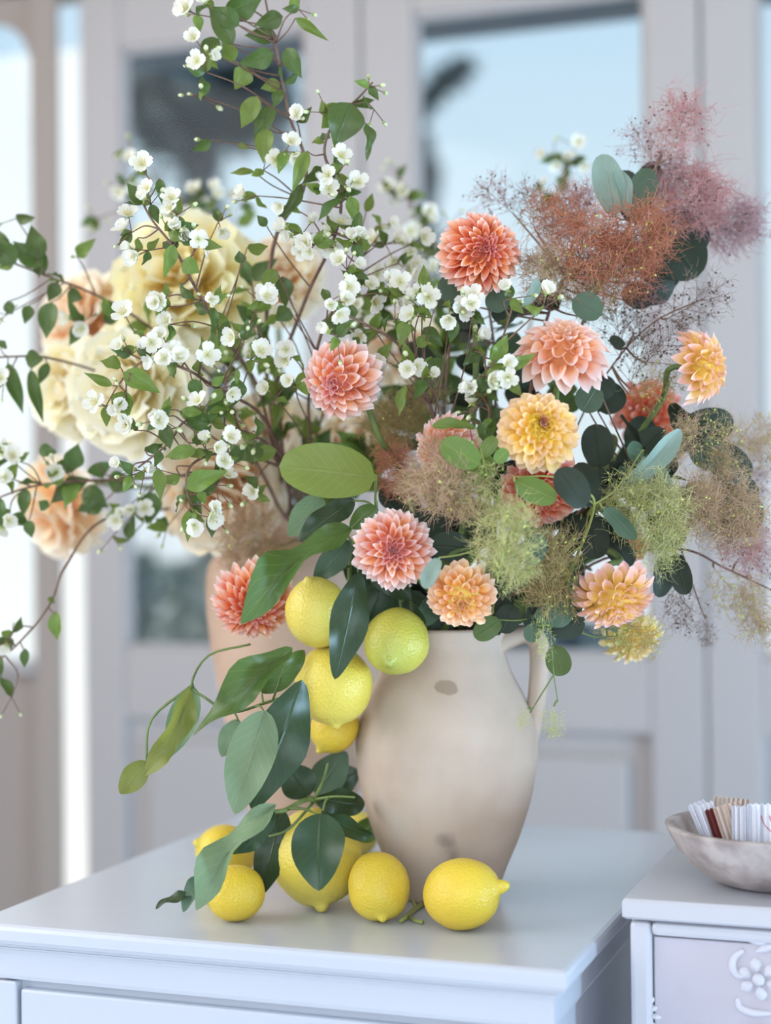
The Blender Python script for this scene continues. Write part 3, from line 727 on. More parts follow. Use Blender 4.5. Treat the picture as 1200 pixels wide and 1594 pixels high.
# ------------------------------------------------------------------ lemon branches
def lemon_branch(label, pts, end, leaves, extra=(), r0=.0032, r1=.0018, m=M_stem_g):
    p = [P(*q) for q in pts]
    allp = (end or []) + p
    t = thing('lemon_branch', label, 'lemon branch', allp[0], 'lemon branches')
    b = []
    for e in extra: b.append((spline([P(*q) for q in e], 4), .0016, .0011))
    ex0 = [e[0] for e in list(b)]
    for lf in leaves:                             # leaf stalks reach the twig
        B = P(lf[0], lf[1], lf[5]); near = min(spline(p, 6) + [v for e in ex0 for v in e], key=lambda k: (k - B).length)
        b.append((spline([near, near.lerp(B, .5) + Vector((0, 0, .002)), B + (P(lf[2], lf[3], lf[5] + lf[6]) - B) * .03], 3), .0012, .0009))
    stem(t, allp, r0, r1, m, extra=b)
    for lf in leaves:
        bx, by, tx, ty, w, d, dd, mi, mm = lf[:9]
        pleaf(t, bx, by, tx, ty, w, d, dd, (LEM + OVA)[mi], mm, math.radians(lf[9]) if len(lf) > 9 else 0)
    return t
J = lambda k: into(JM, k)[::-1]
lemon_branch('lemon branch spilling from the jug mouth over the hanging lemons', [(640, 930, 1.64), (600, 850, 1.60), (560, 830, 1.58), (545, 880, 1.62), (540, 960, 1.63), (500, 1040, 1.62), (470, 1075, 1.6)], J(1), [
    (587, 744, 434, 726, 86, 1.53, -.02, 5, M_l3, 12),
    (582, 733, 486, 688, 52, 1.57, .0, 1, M_l1, -20),
    (548, 822, 374, 972, 66, 1.54, -.05, 3, M_l1, 25),
    (552, 778, 462, 842, 46, 1.565, .0, 2, M_l2, 30),
    (500, 770, 448, 835, 50, 1.62, .0, 1, M_l4, -10),
    (588, 790, 544, 822, 38, 1.55, .0, 0, M_l1, 0),
    (546, 842, 488, 905, 44, 1.60, .0, 1, M_s1, 0),
    (558, 890, 521, 1058, 62, 1.535, -.0, 2, M_l2, -12),
    (565, 860, 640, 935, 52, 1.60, .0, 1, M_l2, 0),
    (600, 905, 566, 985, 60, 1.62, .0, 0, M_l2, 0),
    (640, 935, 660, 1020, 40, 1.60, .0, 1, M_l2, 20),
    (545, 850, 590, 940, 60, 1.66, .0, 1, M_l2, 0),
    (455, 1008, 300, 1147, 52, 1.53, -.03, 4, M_l1, 18),
    (406, 1078, 474, 1012, 44, 1.57, .02, 1, M_l1, 10),
    (414, 1106, 366, 1268, 80, 1.535, -.02, 0, M_l4, 8),
    (470, 1058, 392, 1262, 88, 1.55, -.01, 2, M_l2, -18),
    (302, 1068, 264, 1178, 50, 1.57, .0, 0, M_l4, 0),
    (296, 1070, 224, 1208, 44, 1.56, -.02, 4, M_l3, -15),
    (228, 1185, 187, 1236, 42, 1.555, .0, 1, M_l3, 0),
    (372, 1120, 345, 1178, 40, 1.62, .0, 1, M_l4, 0)],
    extra=[[(470, 1075, 1.6), (410, 1095, 1.565), (360, 1108, 1.56), (318, 1085, 1.565), (298, 1065, 1.57), (325, 1020, 1.59), (390, 1003, 1.6)],
           [(298, 1068, 1.57), (236, 1120, 1.562), (228, 1188, 1.556)], [(470, 1075, 1.6), (495, 1120, 1.63), (520, 1110, 1.64)],
           [(600, 850, 1.6), (585, 790, 1.56), (586, 744, 1.535)], [(620, 900, 1.62), (624, 950, 1.60)], [(545, 880, 1.62), (505, 900, 1.60)]])
ZL = on_z(470, 1290, TOP)
lemon_branch('lemon twig with dark leaves standing over the large pale lemon', [(560, 1330, 1.70), (530, 1290, 1.655), (487, 1245, 1.60), (440, 1262, 1.56), (405, 1262, 1.55)], None, [
    (499, 1266, 496, 1387, 90, 1.535, -.03, 0, M_l2, 12),
    (430, 1252, 305, 1418, 56, 1.53, -.03, 3, M_l4, 25),
    (425, 1258, 362, 1330, 42, 1.545, .0, 1, M_l2, -25),
    (500, 1262, 580, 1300, 40, 1.57, .02, 1, M_l2, 30),
    (492, 1240, 568, 1252, 52, 1.60, .03, 1, M_l2, 20),
    (480, 1240, 445, 1190, 60, 1.62, .0, 0, M_l2, 0),
    (490, 1235, 540, 1170, 58, 1.66, .0, 0, M_s1, 0),
    (495, 1230, 560, 1200, 60, 1.68, .0, 2, M_l2, 0),
    (440, 1260, 405, 1395, 56, 1.60, .0, 2, M_l2, 0),
    (560, 1310, 585, 1270, 40, 1.70, .0, 1, M_l1, 0),
    (300, 1395, 242, 1415, 22, 1.505, .0, 1, M_l2, 50),
    (316, 1362, 285, 1420, 30, 1.52, -.02, 1, M_s1, 20)],
    extra=[[(487, 1245, 1.6), (520, 1240, 1.585), (552, 1241, 1.575)], [(490, 1243, 1.6), (503, 1215, 1.59), (510, 1188, 1.585)], [(487, 1250, 1.6), (450, 1290, 1.565), (418, 1302, 1.56)],
           [(405, 1262, 1.55), (330, 1340, 1.53), (300, 1395, 1.51)], [(330, 1340, 1.53), (316, 1362, 1.522)]], m=M_stem_g)
b = MB(); q = [on_z(x, y, TOP + .003) for x, y in ((663, 1404), (648, 1414), (634, 1426), (624, 1434))]
b.tube(q, [.0030, .0024, .0021, .0018], 7); b.tube([q[2], on_z(645, 1433, TOP + .002), on_z(658, 1436, TOP + .0022)], [.0018, .0017, .0022], 6); b.tube([q[1], q[1] + Vector((-.004, 0, .008))], [.0017, .0012], 6)
lo = min(v.z for v in b.v)
for v in b.v: v.z += TOP + .0002 - lo
tag(put('lemon_twig', b.mesh('lemon_twig', [M_stem_y], q[0]), Matrix.Translation(q[0])), 'short cut green twig lying between the two front lemons', 'twig')

# ------------------------------------------------------------------ dahlias
def petal_mesh(kind, cup, recurve, roll_=0.0, seed=0, ruffle=0.0):
    ny, nx = 7, 4; vs = []; uv = []; q = random.Random(seed); ph = q.uniform(0, 6)
    for i in range(ny + 1):
        t = i / ny
        if kind == 'point': w = (.42 + .58 * math.sin(math.pi / 2 * min(1, t / .58))) if t < .58 else max(0, 1 - ((t - .58) / .42) ** 1.75)
        elif kind == 'peony': w = .35 + .75 * math.sin(math.pi / 2 * min(1, t / .75)) if t < .75 else max(.25, math.sqrt(max(0, 1.21 - 1.0 * ((t - .75) / .25) ** 2.5)))
        else: w = (.40 + .60 * math.sin(math.pi / 2 * min(1, t / .66))) if t < .66 else math.sqrt(max(0, 1 - ((t - .66) / .34) ** 2))
        for j in range(nx + 1):
            x = (j - 2) / 2; X = x * w * .5
            tt = t - (.07 * (1 - x * x) * (t > .99) if kind == 'peony' else 0)
            cc = cup * (1.5 - t) * (1 - .35 * t)
            Z = cc * X * X * 2.2 - recurve * t * t + ruffle * t * t * math.sin(ph + 5.1 * x + 4 * t)
            vs.append((X, tt, Z)); uv.append((.5 + .5 * x, t))
    fs = [(i * 5 + j, i * 5 + j + 1, (i + 1) * 5 + j + 1, (i + 1) * 5 + j) for i in range(ny) for j in range(nx)]
    return mesh_of('petal', vs, fs, True, [M_l1], None, uv)
PP = {'point': [petal_mesh('point', .75, .18, 0, 1), petal_mesh('point', .95, .06, 0, 2), petal_mesh('point', 1.0, -.12, 0, 3)],
      'round': [petal_mesh('round', .45, .12, 0, 4), petal_mesh('round', .65, .0, 0, 5), petal_mesh('round', 1.0, -.18, 0, 6)],
      'peony': [petal_mesh('peony', .75, -.10, 0, 7, .07), petal_mesh('peony', .9, -.22, 0, 8, .09), petal_mesh('peony', .8, -.05, 0, 9, .11)]}
def pmat(nm, base, mid, tip, **k): return petal_mat(nm, [(0.36, base), (0.68, mid), (0.96, tip)], **k)
DM = {
 'coral': (pmat('coral_petal', (.88, .27, .10), (.94, .47, .31), (.96, .78, .73)), pmat('coral_inner_petal', (.84, .26, .16), (.91, .40, .33), (.95, .62, .60))),
 'pink': (pmat('pink_petal', (.91, .38, .18), (.95, .60, .50), (.97, .86, .86)), pmat('pink_inner_petal', (.85, .32, .24), (.92, .52, .48), (.96, .76, .78))),
 'blush': (pmat('blush_petal', (.94, .50, .28), (.96, .68, .60), (.97, .85, .84)), pmat('blush_inner_petal', (.93, .44, .18), (.95, .58, .40), (.97, .76, .71))),
 'yellow': (pmat('yellow_petal', (.94, .62, .12), (.95, .70, .32), (.95, .71, .52)), pmat('yellow_inner_petal', (.95, .76, .06), (.95, .74, .14), (.94, .66, .34)), pmat('brown_eye_petal', (.62, .24, .10), (.74, .34, .18), (.84, .52, .38))),
 'sunset': (pmat('sunset_petal', (.94, .64, .20), (.95, .60, .42), (.96, .60, .62)), pmat('sunset_inner_petal', (.95, .66, .14), (.95, .62, .26), (.96, .56, .48))),
 'peach': (pmat('peach_petal', (.92, .48, .14), (.95, .60, .34), (.96, .72, .58)), pmat('peach_inner_petal', (.94, .68, .16), (.95, .62, .30), (.90, .44, .34))),
 'deep': (pmat('deep_coral_petal', (.82, .25, .12), (.91, .40, .30), (.95, .63, .60)), pmat('deep_inner_petal', (.82, .20, .08), (.91, .34, .20), (.95, .50, .42))),
 'cream': (pmat('cream_dahlia_petal', (.90, .64, .18), (.94, .78, .42), (.96, .86, .62)), pmat('cream_dahlia_inner', (.90, .60, .14), (.94, .76, .34), (.96, .84, .54)))}
def flower_head(t, C, ax, R, n, kind, mats, thmax=108, wid=.30, f_in=.22, depth=.62, seed=1, fl=(.20, .58), tilt=6, pw=.80, jit=.06):
    q = random.Random(seed); x = ax.orthogonal().normalized(); y = ax.cross(x); tm = math.radians(thmax); ph0 = q.uniform(0, 6)
    for i in range(n):
        f = (i + .6) / n; th = max(.01, tm * f ** pw + q.gauss(0, .03)); ph = ph0 + i * 2.399963 + q.gauss(0, .05)
        g = th / tm
        rad = x * math.cos(ph) + y * math.sin(ph)
        dr = ax * math.cos(th) + rad * math.sin(th)
        tipp = C + dr * (R * (depth + (1 - depth) * math.sin(min(th, 1.57)) ** 1.2)) * (1 + q.gauss(0, jit * .6))
        ps = min(th + math.radians(tilt) * g, math.pi * .72) + q.gauss(0, jit)
        dp = ax * math.cos(ps) + rad * math.sin(ps)
        nm = ax * math.sin(ps) - rad * math.cos(ps)
        L = R * (fl[0] + (fl[1] - fl[0]) * g) * (1 + q.gauss(0, jit))
        w = R * wid * (.28 + .72 * g) * (1 + q.gauss(0, jit))
        B = tipp - dp * L
        mi = 0 if g > .72 else (1 if g > .34 else 2)
        leaf(t, B, tipp, w, PP[kind][mi], mats[2] if len(mats) > 2 and f < .11 else (mats[1] if f < f_in else mats[0]), q.gauss(0, .10), nm, 'petal')
def dahlia(label, px, py, d, rpx, ax, style, kind='point', n=105, via=(), vessel=1, seed=1, **k):
    a = cdir(*ax); R = rpx / FPX * d; C = P(px, py, d) - a * R * .22
    t = thing('dahlia', label, 'flower', C, 'dahlias')
    flower_head(t, C, a, R, n, kind, DM[style], seed=seed, **k)
    b = MB(); b.blob(C + a * R * .12, a, R * .40, R * .52, 14, 8)
    put('flower_centre', b.mesh('flower_centre', [DM[style][1]], C), Matrix.Translation(C), t)
    b = MB(); b.blob(C - a * R * .10, a, R * .16, R * .22, 10, 5); put('calyx', b.mesh('calyx', [M_stem_g], C), Matrix.Translation(C), t)
    end = into(JM, seed)
    s = [C - a * R * .12, C - a * R * .7] + [P(*v) for v in via] + end
    stem(t, s, .0027, .0034, M_stem_g)
    return t
dahlia('coral dahlia with tight pink centre below the red smoke plumes', 750, 392, 1.57, 69, (.24, .06, .95), 'coral', n=150, via=[(740, 600, 1.66)], seed=11)
dahlia('pink and orange dahlia tilted away beside the white blossoms', 527, 594, 1.54, 66, (-.42, -.30, .85), 'pink', n=96, via=[(590, 680, 1.58), (625, 740, 1.62)], seed=2, wid=.40)
dahlia('wide blush pink dahlia facing upward, above the yellow dahlia', 876, 545, 1.53, 79, (.08, .82, .52), 'blush', n=98, via=[(850, 720, 1.64)], seed=3, wid=.41)
dahlia('small pink and yellow dahlia turned sideways beside bare smoke twigs', 1096, 569, 1.56, 63, (.88, .10, .42), 'sunset', n=95, via=[(1020, 640, 1.62), (880, 800, 1.66)], seed=4, wid=.34)
dahlia('round yellow peach dahlia with a brown eye', 840, 668, 1.475, 66, (.12, .32, .93), 'yellow', kind='round', n=130, via=[(810, 820, 1.6)], seed=5, wid=.36)
dahlia('pink dahlia half veiled by smoke bush and small green leaves', 692, 700, 1.56, 60, (-.70, -.12, .68), 'pink', n=140, via=[(720, 820, 1.62)], seed=6)
dahlia('deep coral dahlia hanging its head under the yellow one', 845, 768, 1.545, 68, (.12, -.74, .62), 'deep', kind='round', n=135, via=[(820, 860, 1.62)], seed=7)
dahlia('pale tipped pink dahlia with full round face above the lemons', 612, 856, 1.50, 67, (.0, -.08, 1), 'pink', n=115, via=[(660, 910, 1.6)], seed=8, wid=.31)
dahlia('coral dahlia bowed down behind the long curled lemon leaf', 394, 941, 1.62, 68, (.08, -.55, .82), 'coral', n=150, via=[(450, 860, 1.64), (560, 860, 1.66)], seed=9, wid=.29)
dahlia('small round peach dahlia resting over the jug rim', 719, 930, 1.50, 57, (-.05, -.50, .86), 'peach', kind='round', n=110, via=[(716, 960, 1.60)], seed=10, wid=.34)
dahlia('pink and yellow dahlia drooping on a bent stalk by the handle', 957, 936, 1.53, 66, (.15, -.84, .44), 'sunset', kind='round', thmax=116, n=125, via=[(966, 872, 1.57), (935, 855, 1.59), (880, 880, 1.63)], seed=12, wid=.32)
dahlia('pale yellow dahlia hanging behind the drooping pink one', 985, 998, 1.66, 52, (.25, -.75, .5), 'cream', kind='round', n=70, via=[(950, 930, 1.68), (870, 920, 1.68)], seed=13, wid=.34)
dahlia('blurred coral dahlia behind the dark smoke bush leaves', 1012, 640, 1.74, 58, (.1, .3, .9), 'deep', kind='round', n=80, via=[(900, 780, 1.72)], seed=14, wid=.34)
dahlia('coral dahlia bud mostly hidden among the green smoke plumes', 984, 850, 1.66, 30, (.1, -.2, .9), 'deep', kind='round', n=45, via=[(900, 880, 1.68)], seed=15, wid=.4)

# ------------------------------------------------------------------ peonies in the urn
PM = {'cream': pmat('cream_peony_petal', (.97, .85, .50), (.98, .93, .70), (.98, .95, .80), trans=.4, jit=.04),
      'lemon': pmat('lemon_peony_petal', (.97, .80, .32), (.98, .90, .54), (.98, .94, .70), trans=.4, jit=.04),
      'peach': pmat('peach_peony_petal', (.95, .64, .36), (.97, .83, .60), (.98, .92, .78), trans=.4, jit=.05)}
def peony(label, px, py, d, rpx, ax, style, n=46, seed=1, wid=1.12, thmax=112, via=()):
    a = cdir(*ax); R = rpx / FPX * d; C = P(px, py, d) - a * R * .25
    t = thing('peony', label, 'flower', C, 'peonies')
    flower_head(t, C, a, R, n, 'peony', (PM[style], PM[style]), thmax=thmax, wid=wid, seed=seed, fl=(.5, .95), depth=.75, tilt=-6, pw=.6, jit=.10)
    b = MB(); b.blob(C + a * R * .05, a, R * .3, R * .35, 10, 5); put('flower_centre', b.mesh('flower_centre', [PM[style]], C), Matrix.Translation(C), t)
    stem(t, [C - a * R * .2, C - a * R * .9] + [P(*v) for v in via] + into(UM, seed, .15, .035), .003, .0035, M_stem_g)
peony('big lemon cream peony with ruffled petals above the others', 287, 440, 1.84, 120, (-.15, .22, .95), 'lemon', 40, 21)
peony('full cream peony behind the white mock orange sprays', 205, 600, 1.80, 112, (-.35, -.1, .92), 'cream', 40, 22)
peony('blurred cream peony beside the full cream one, at the gap', 108, 605, 1.90, 82, (-.6, -.1, .75), 'cream', 32, 23)
peony('peach peony with loose petals behind the dark leafy branch', 124, 498, 2.0, 84, (-.7, .3, .6), 'peach', 34, 24)
peony('loose peach peony drooping lowest, large pointed petal hanging', 88, 795, 1.94, 82, (-.6, -.45, .6), 'peach', 20, 25, wid=1.2)
peony('peach cream peony over the shoulder of the urn', 343, 775, 1.84, 100, (-.1, -.45, .85), 'peach', 36, 26)
peony('golden peach peony behind the brown mock orange stems', 435, 430, 1.96, 74, (.1, .35, .9), 'peach', 34, 27)
peony('peach peony deep among the twigs above the lemon leaf', 420, 680, 1.98, 74, (0, 0, 1), 'peach', 34, 28)
peony('peach peony hidden behind white blossoms and the tilted dahlia', 640, 545, 2.0, 68, (.3, .3, .85), 'peach', 34, 29)
peony('small peach peony behind the leaves beside the tilted dahlia', 545, 680, 1.98, 55, (.2, .0, .95), 'peach', 28, 30)

# ------------------------------------------------------------------ mock orange
M_pw = petal_mat('white_mock_orange_petal', [(0.0, (.66, .72, .42)), (0.40, (.88, .87, .76)), (1.0, (.90, .89, .83))], jit=.02, trans=.35)
M_sta = mat('yellow_stamens', (.80, .58, .10), .6); M_cal = mat('green_sepal', (.34, .44, .14), .55, trans=.2)
M_bud = mat('cream_bud', (.72, .74, .48), .5, trans=.2)
def mo_petal(seed, cup):
    q = random.Random(seed); vs = []; uv = []; ny, nx = 5, 4; ph = q.uniform(0, 6)
    for i in range(ny + 1):
        t = i / ny; w = .25 + .75 * math.sin(math.pi / 2 * min(1, t / .65)) if t < .65 else math.sqrt(max(.04, 1 - ((t - .65) / .36) ** 2.4))
        for j in range(nx + 1):
            x = (j - 2) / 2; X = x * w * .5; tt = t - (.09 * (1 - abs(x)) if i == ny else 0)
            vs.append((X, tt, .5 * X * X + cup * t * t * .5 + .05 * t * math.sin(ph + 6 * x + 3 * t))); uv.append((.5 + .5 * x, t))
    fs = [(i * 5 + j, i * 5 + j + 1, (i + 1) * 5 + j + 1, (i + 1) * 5 + j) for i in range(ny) for j in range(nx)]
    return mesh_of('mo_petal', vs, fs, True, [M_pw], None, uv)
MOP = [mo_petal(1, .3), mo_petal(2, .1), mo_petal(3, .5)]
def mo_centre():
    b = MB(); q = random.Random(4)
    for i in range(11):
        a = i * 2.4; r = .05 + .10 * math.sqrt(i / 11); p = Vector((math.cos(a) * r, math.sin(a) * r, .0)); e = p * 2.3 + Vector((0, 0, .30 + q.uniform(-.05, .06)))
        b.tube([p, e], [.014, .010], 3, 0, False); b.blob(e, (0, 0, 1), .045, .035, 4, 3, 0)
    b.tube([(0, 0, -.28), (0, 0, -.12), (0, 0, .02)], [.04, .15, .18], 6, 1)
    for i in range(4):
        a = i * math.pi / 2 + .785; c = Vector((math.cos(a), math.sin(a), 0)); s = Vector((-c.y, c.x, 0))
        b.add([c * .12 - s * .10 + Vector((0, 0, -.05)), c * .12 + s * .10 + Vector((0, 0, -.05)), c * .46 + Vector((0, 0, -.10))], [(0, 1, 2)], 1)
    return b.mesh('flower', [M_sta, M_cal])
MOC_C = mo_centre()
def mo_bud():
    b = MB(); b.blob((0, 0, .35), (0, 0, 1), .5, .34, 8, 6, 0); b.tube([(0, 0, -.25), (0, 0, -.05), (0, 0, .2)], [.05, .27, .33], 8, 1, False)
    return b.mesh('bud', [M_bud, M_cal])
MOB = mo_bud()
def frame(p, z, s, spin=0.0):
    z = z.normalized(); x = z.orthogonal().normalized(); x = Matrix.Rotation(spin, 3, z) @ x; y = z.cross(x)
    return Matrix(((x.x * s, y.x * s, z.x * s, p.x), (x.y * s, y.y * s, z.y * s, p.y), (x.z * s, y.z * s, z.z * s, p.z), (0, 0, 0, 1)))
def mo_flower(t, p, ax, s, q, opening=None):
    F = frame(p, ax, s, q.uniform(0, 6)); fo = put('flower', MOC_C, F, t)
    op = opening if opening is not None else q.uniform(.2, 1.05)
    for k in range(4):
        M = F @ Matrix.Rotation(k * math.pi / 2 + q.gauss(0, .08), 4, 'Z') @ Matrix.Rotation(op + q.gauss(0, .1), 4, 'X') @ Matrix.Diagonal((.88, 1.0, 1.0, 1)) 
        put('petal', MOP[q.randrange(3)], M, fo)
def mock_branch(label, pts, clusters=(), leaves=(), auto=(0, 0), end=None, r=.0020, seed=1, lw=.52, ll=(.022, .036), size=.0118, m=M_stem_b, tipr=.0009):
    """pts, clusters (px, py, d, flowers, buds), leaves (bx, by, tx, ty, w, d, dd): picture points with distances"""
    q = random.Random(seed); p = [P(*k) for k in pts]; allp = (end or []) + p
    t = thing('mock_orange_branch', label, 'flowering branch', allp[0], 'mock orange branches')
    sp = spline(p, 8); ex = []
    def near(X): return min(sp, key=lambda k: (k - X).length + .0)
    for (px, py, d, nf, nb) in clusters:
        c = P(px, py, d); nr = min(range(len(sp)), key=lambda i: (sp[i] - c).length); dist = min((k - c).length for k in sp); a = sp[max(0, nr - (2 + int(min(dist, .09) / .011)))]
        tw = spline([a, a.lerp(c, .55) + Vector((q.gauss(0, .004), q.gauss(0, .004), .004)), c], 4)
        if (a - c).length > .004: ex.append((tw, .0009, .0006))
        out = (c - a).normalized() if (c - a).length > .004 else cdir(0, .3, 1)
        for i in range(nf):
            dv = (out * .5 + cdir(0, .1, 1) * .45 + Vector((q.gauss(0, .75), q.gauss(0, .5), q.gauss(0, .75)))).normalized()
            L = q.uniform(.008, .019); f = c + dv * L
            ex.append(([c, f - dv * .002], .0006, .0005))
            ax = (dv + cdir(0, 0, .45) + Vector((q.gauss(0, .3), q.gauss(0, .3), q.gauss(0, .3)))).normalized()
            mo_flower(t, f, ax, size * q.uniform(.85, 1.15), q)
        for i in range(nb):
            dv = (out * .6 + Vector((q.gauss(0, .8), q.gauss(0, .6), q.gauss(0, .8)))).normalized(); L = q.uniform(.010, .022); f = c + dv * L
            ex.append(([c, f], .0005, .0005)); put('bud', MOB, frame(f, dv, .0062 * q.uniform(.7, 1.15)), t)
        for i in range(2 if nf + nb > 2 else 1):
            dv = (out * .2 + Vector((q.gauss(0, .8), q.gauss(0, .5), q.gauss(0, .8)))).normalized(); L = q.uniform(*ll) * .85
            leaf(t, c, c + dv * L, L * lw, MOC[q.randrange(3)], M_m1 if q.random() < .6 else M_m2, q.gauss(0, .5), None)
    for lf in leaves:
        bx, by, tx, ty, w, d = lf[:6]; dd = lf[6] if len(lf) > 6 else 0
        B = P(bx, by, d); nr = near(B); 
        if (nr - B).length > .003:
            ii = sp.index(nr); nr = sp[max(0, ii - int((nr - B).length / .010))]
            ex.append((spline([nr, nr.lerp(B, .6) - Vector((0, 0, .003)), B], 3), .0008, .0006))
        pleaf(t, bx, by, tx, ty, w, d, dd, MOC[q.randrange(3)], M_m2 if len(lf) > 7 and lf[7] else (M_m1 if q.random() < .7 else M_m2), q.gauss(0, .3))
    nl, nc = auto
    for i in range(nl):
        k = int((.25 + .75 * (i + q.random()) / nl) * (len(sp) - 2)); a = sp[k]; tg = (sp[k + 1] - a).normalized()
        for sgn in (1, -1):
            dv = (tg * .5 + Vector((q.gauss(0, .7), q.gauss(0, .6), q.gauss(0, .7)))).normalized(); L = q.uniform(*ll)
            leaf(t, a + dv * .002, a + dv * L, L * lw * q.uniform(.85, 1.15), MOC[q.randrange(3)], M_m1 if q.random() < .55 else M_m2, q.gauss(0, .7), (cdir(0, .4, 1) + Vector((q.gauss(0, .4), q.gauss(0, .4), q.gauss(0, .4)))).normalized())
    stem(t, allp, r, tipr, m, extra=ex)
    return t
U = lambda k: into(UM, k, .15, .04)[::-1]
mb = mock_branch
mb('tallest mock orange branch rising past the top of the glazed door', [(440, 760, 1.86), (415, 580, 1.78), (425, 385, 1.68), (470, 300, 1.64), (474, 245, 1.63), (450, 178, 1.62), (432, 85, 1.62), (418, 25, 1.62), (405, -45, 1.62)],
   [(318, 80, 1.60, 2, 1), (320, 112, 1.60, 1, 2), (305, 22, 1.60, 2, 1), (330, 15, 1.6, 1, 0), (315, 150, 1.61, 0, 4), (462, 190, 1.60, 1, 1), (445, 235, 1.60, 2, 0), (410, 265, 1.61, 1, 1), (465, 15, 1.6, 0, 3), (328, 218, 1.62, 0, 1), (350, -10, 1.6, 1, 1)],
   [(372, 40, 330, 10, 32, 1.6, 0, 1), (362, 70, 325, 12, 34, 1.6, 0, 1), (350, 20, 410, -5, 44, 1.61, 0, 1), (440, 25, 395, 40, 30, 1.61, 0, 1), (430, 55, 380, 55, 28, 1.62, 0, 1), (445, 75, 470, 122, 30, 1.6, 0, 1), (460, 28, 512, 64, 16, 1.6),
    (425, 82, 370, 100, 34, 1.6, 0, 1), (385, 105, 365, 140, 34, 1.61), (400, 150, 375, 200, 34, 1.6), (425, 165, 395, 215, 34, 1.61, 0, 1), (415, 200, 410, 255, 32, 1.61), (436, 130, 405, 138, 22, 1.62), (440, 140, 425, 170, 20, 1.61), (395, 267, 357, 270, 12, 1.61), (370, 225, 388, 232, 10, 1.61), (340, 60, 310, 95, 30, 1.63, 0, 0), (365, 95, 345, 60, 26, 1.63)],
   (3, 0), U(1), .0030, 101, ll=(.018, .03))
mb('mock orange sprig with broad leaves beside the tallest branch', [(425, 640, 1.80), (470, 480, 1.68), (520, 370, 1.62), (530, 300, 1.60), (505, 240, 1.595), (520, 190, 1.59), (560, 150, 1.59), (580, 128, 1.59)],
   [(575, 135, 1.59, 0, 3), (582, 170, 1.59, 0, 2), (510, 175, 1.585, 0, 3), (520, 255, 1.59, 1, 2), (500, 300, 1.59, 2, 1), (525, 270, 1.59, 1, 2), (450, 320, 1.60, 1, 1), (400, 305, 1.62, 1, 2), (535, 300, 1.6, 2, 2)],
   [(545, 160, 520, 230, 62, 1.585, 0, 1), (535, 165, 500, 200, 42, 1.59, 0, 0), (570, 192, 570, 252, 20, 1.585, 0, 1), (478, 235, 455, 300, 24, 1.585), (530, 310, 495, 345, 22, 1.585), (545, 305, 555, 350, 22, 1.585), (500, 260, 470, 285, 24, 1.6, 0, 1), (510, 180, 500, 155, 18, 1.59), (470, 285, 425, 350, 20, 1.6), (415, 352, 400, 335, 16, 1.6)],
   (3, 0), U(2), .0024, 102, ll=(.016, .026))
mb('mock orange spray of open white flowers over the lemon cream peony', [(435, 720, 1.80), (400, 600, 1.70), (345, 520, 1.60), (300, 440, 1.55), (270, 385, 1.54), (235, 340, 1.54), (215, 300, 1.55)],
   [(228, 272, 1.55, 1, 1), (235, 318, 1.54, 2, 1), (275, 335, 1.53, 3, 1), (262, 360, 1.53, 2, 2), (205, 362, 1.55, 2, 1), (300, 382, 1.53, 2, 3), (230, 390, 1.55, 3, 0), (258, 462, 1.53, 2, 1), (330, 470, 1.53, 1, 4), (265, 505, 1.54, 1, 2), (405, 470, 1.56, 2, 1), (340, 345, 1.6, 1, 2)],
   [(248, 278, 252, 318, 16, 1.535, 0, 1), (270, 360, 310, 350, 24, 1.53, 0), (310, 378, 347, 385, 18, 1.53, 0), (270, 380, 255, 435, 22, 1.53), (285, 405, 312, 425, 30, 1.53), (280, 440, 310, 470, 18, 1.53), (330, 475, 330, 540, 15, 1.53), (355, 500, 340, 540, 18, 1.53), (250, 475, 245, 500, 18, 1.53), (385, 385, 418, 383, 28, 1.58), (375, 410, 372, 390, 20, 1.58), (215, 370, 200, 405, 20, 1.55)],
   (3, 0), U(3), .0024, 103, ll=(.016, .026))
mb('mock orange spray with clustered flowers in front of the full cream peony', [(440, 740, 1.82), (410, 650, 1.70), (330, 600, 1.58), (290, 575, 1.53), (230, 560, 1.53), (190, 590, 1.53)],
   [(268, 555, 1.52, 4, 2), (278, 565, 1.515, 1, 2), (205, 552, 1.53, 2, 2), (165, 632, 1.535, 2, 1), (195, 610, 1.53, 1, 3), (208, 515, 1.54, 1, 0), (320, 555, 1.53, 1, 2), (380, 530, 1.525, 1, 2), (240, 540, 1.53, 2, 1), (345, 605, 1.53, 1, 1), (390, 560, 1.55, 1, 2)],
   [(192, 580, 250, 612, 34, 1.525), (188, 572, 155, 562, 26, 1.53), (175, 600, 130, 580, 16, 1.53), (198, 620, 195, 655, 22, 1.53), (210, 540, 180, 555, 16, 1.53), (372, 590, 360, 635, 28, 1.55, 0, 1), (370, 575, 368, 600, 10, 1.53), (300, 590, 310, 625, 24, 1.53, 0, 1), (330, 600, 350, 585, 16, 1.53)],
   (3, 0), U(4), .0024, 104, ll=(.016, .028))
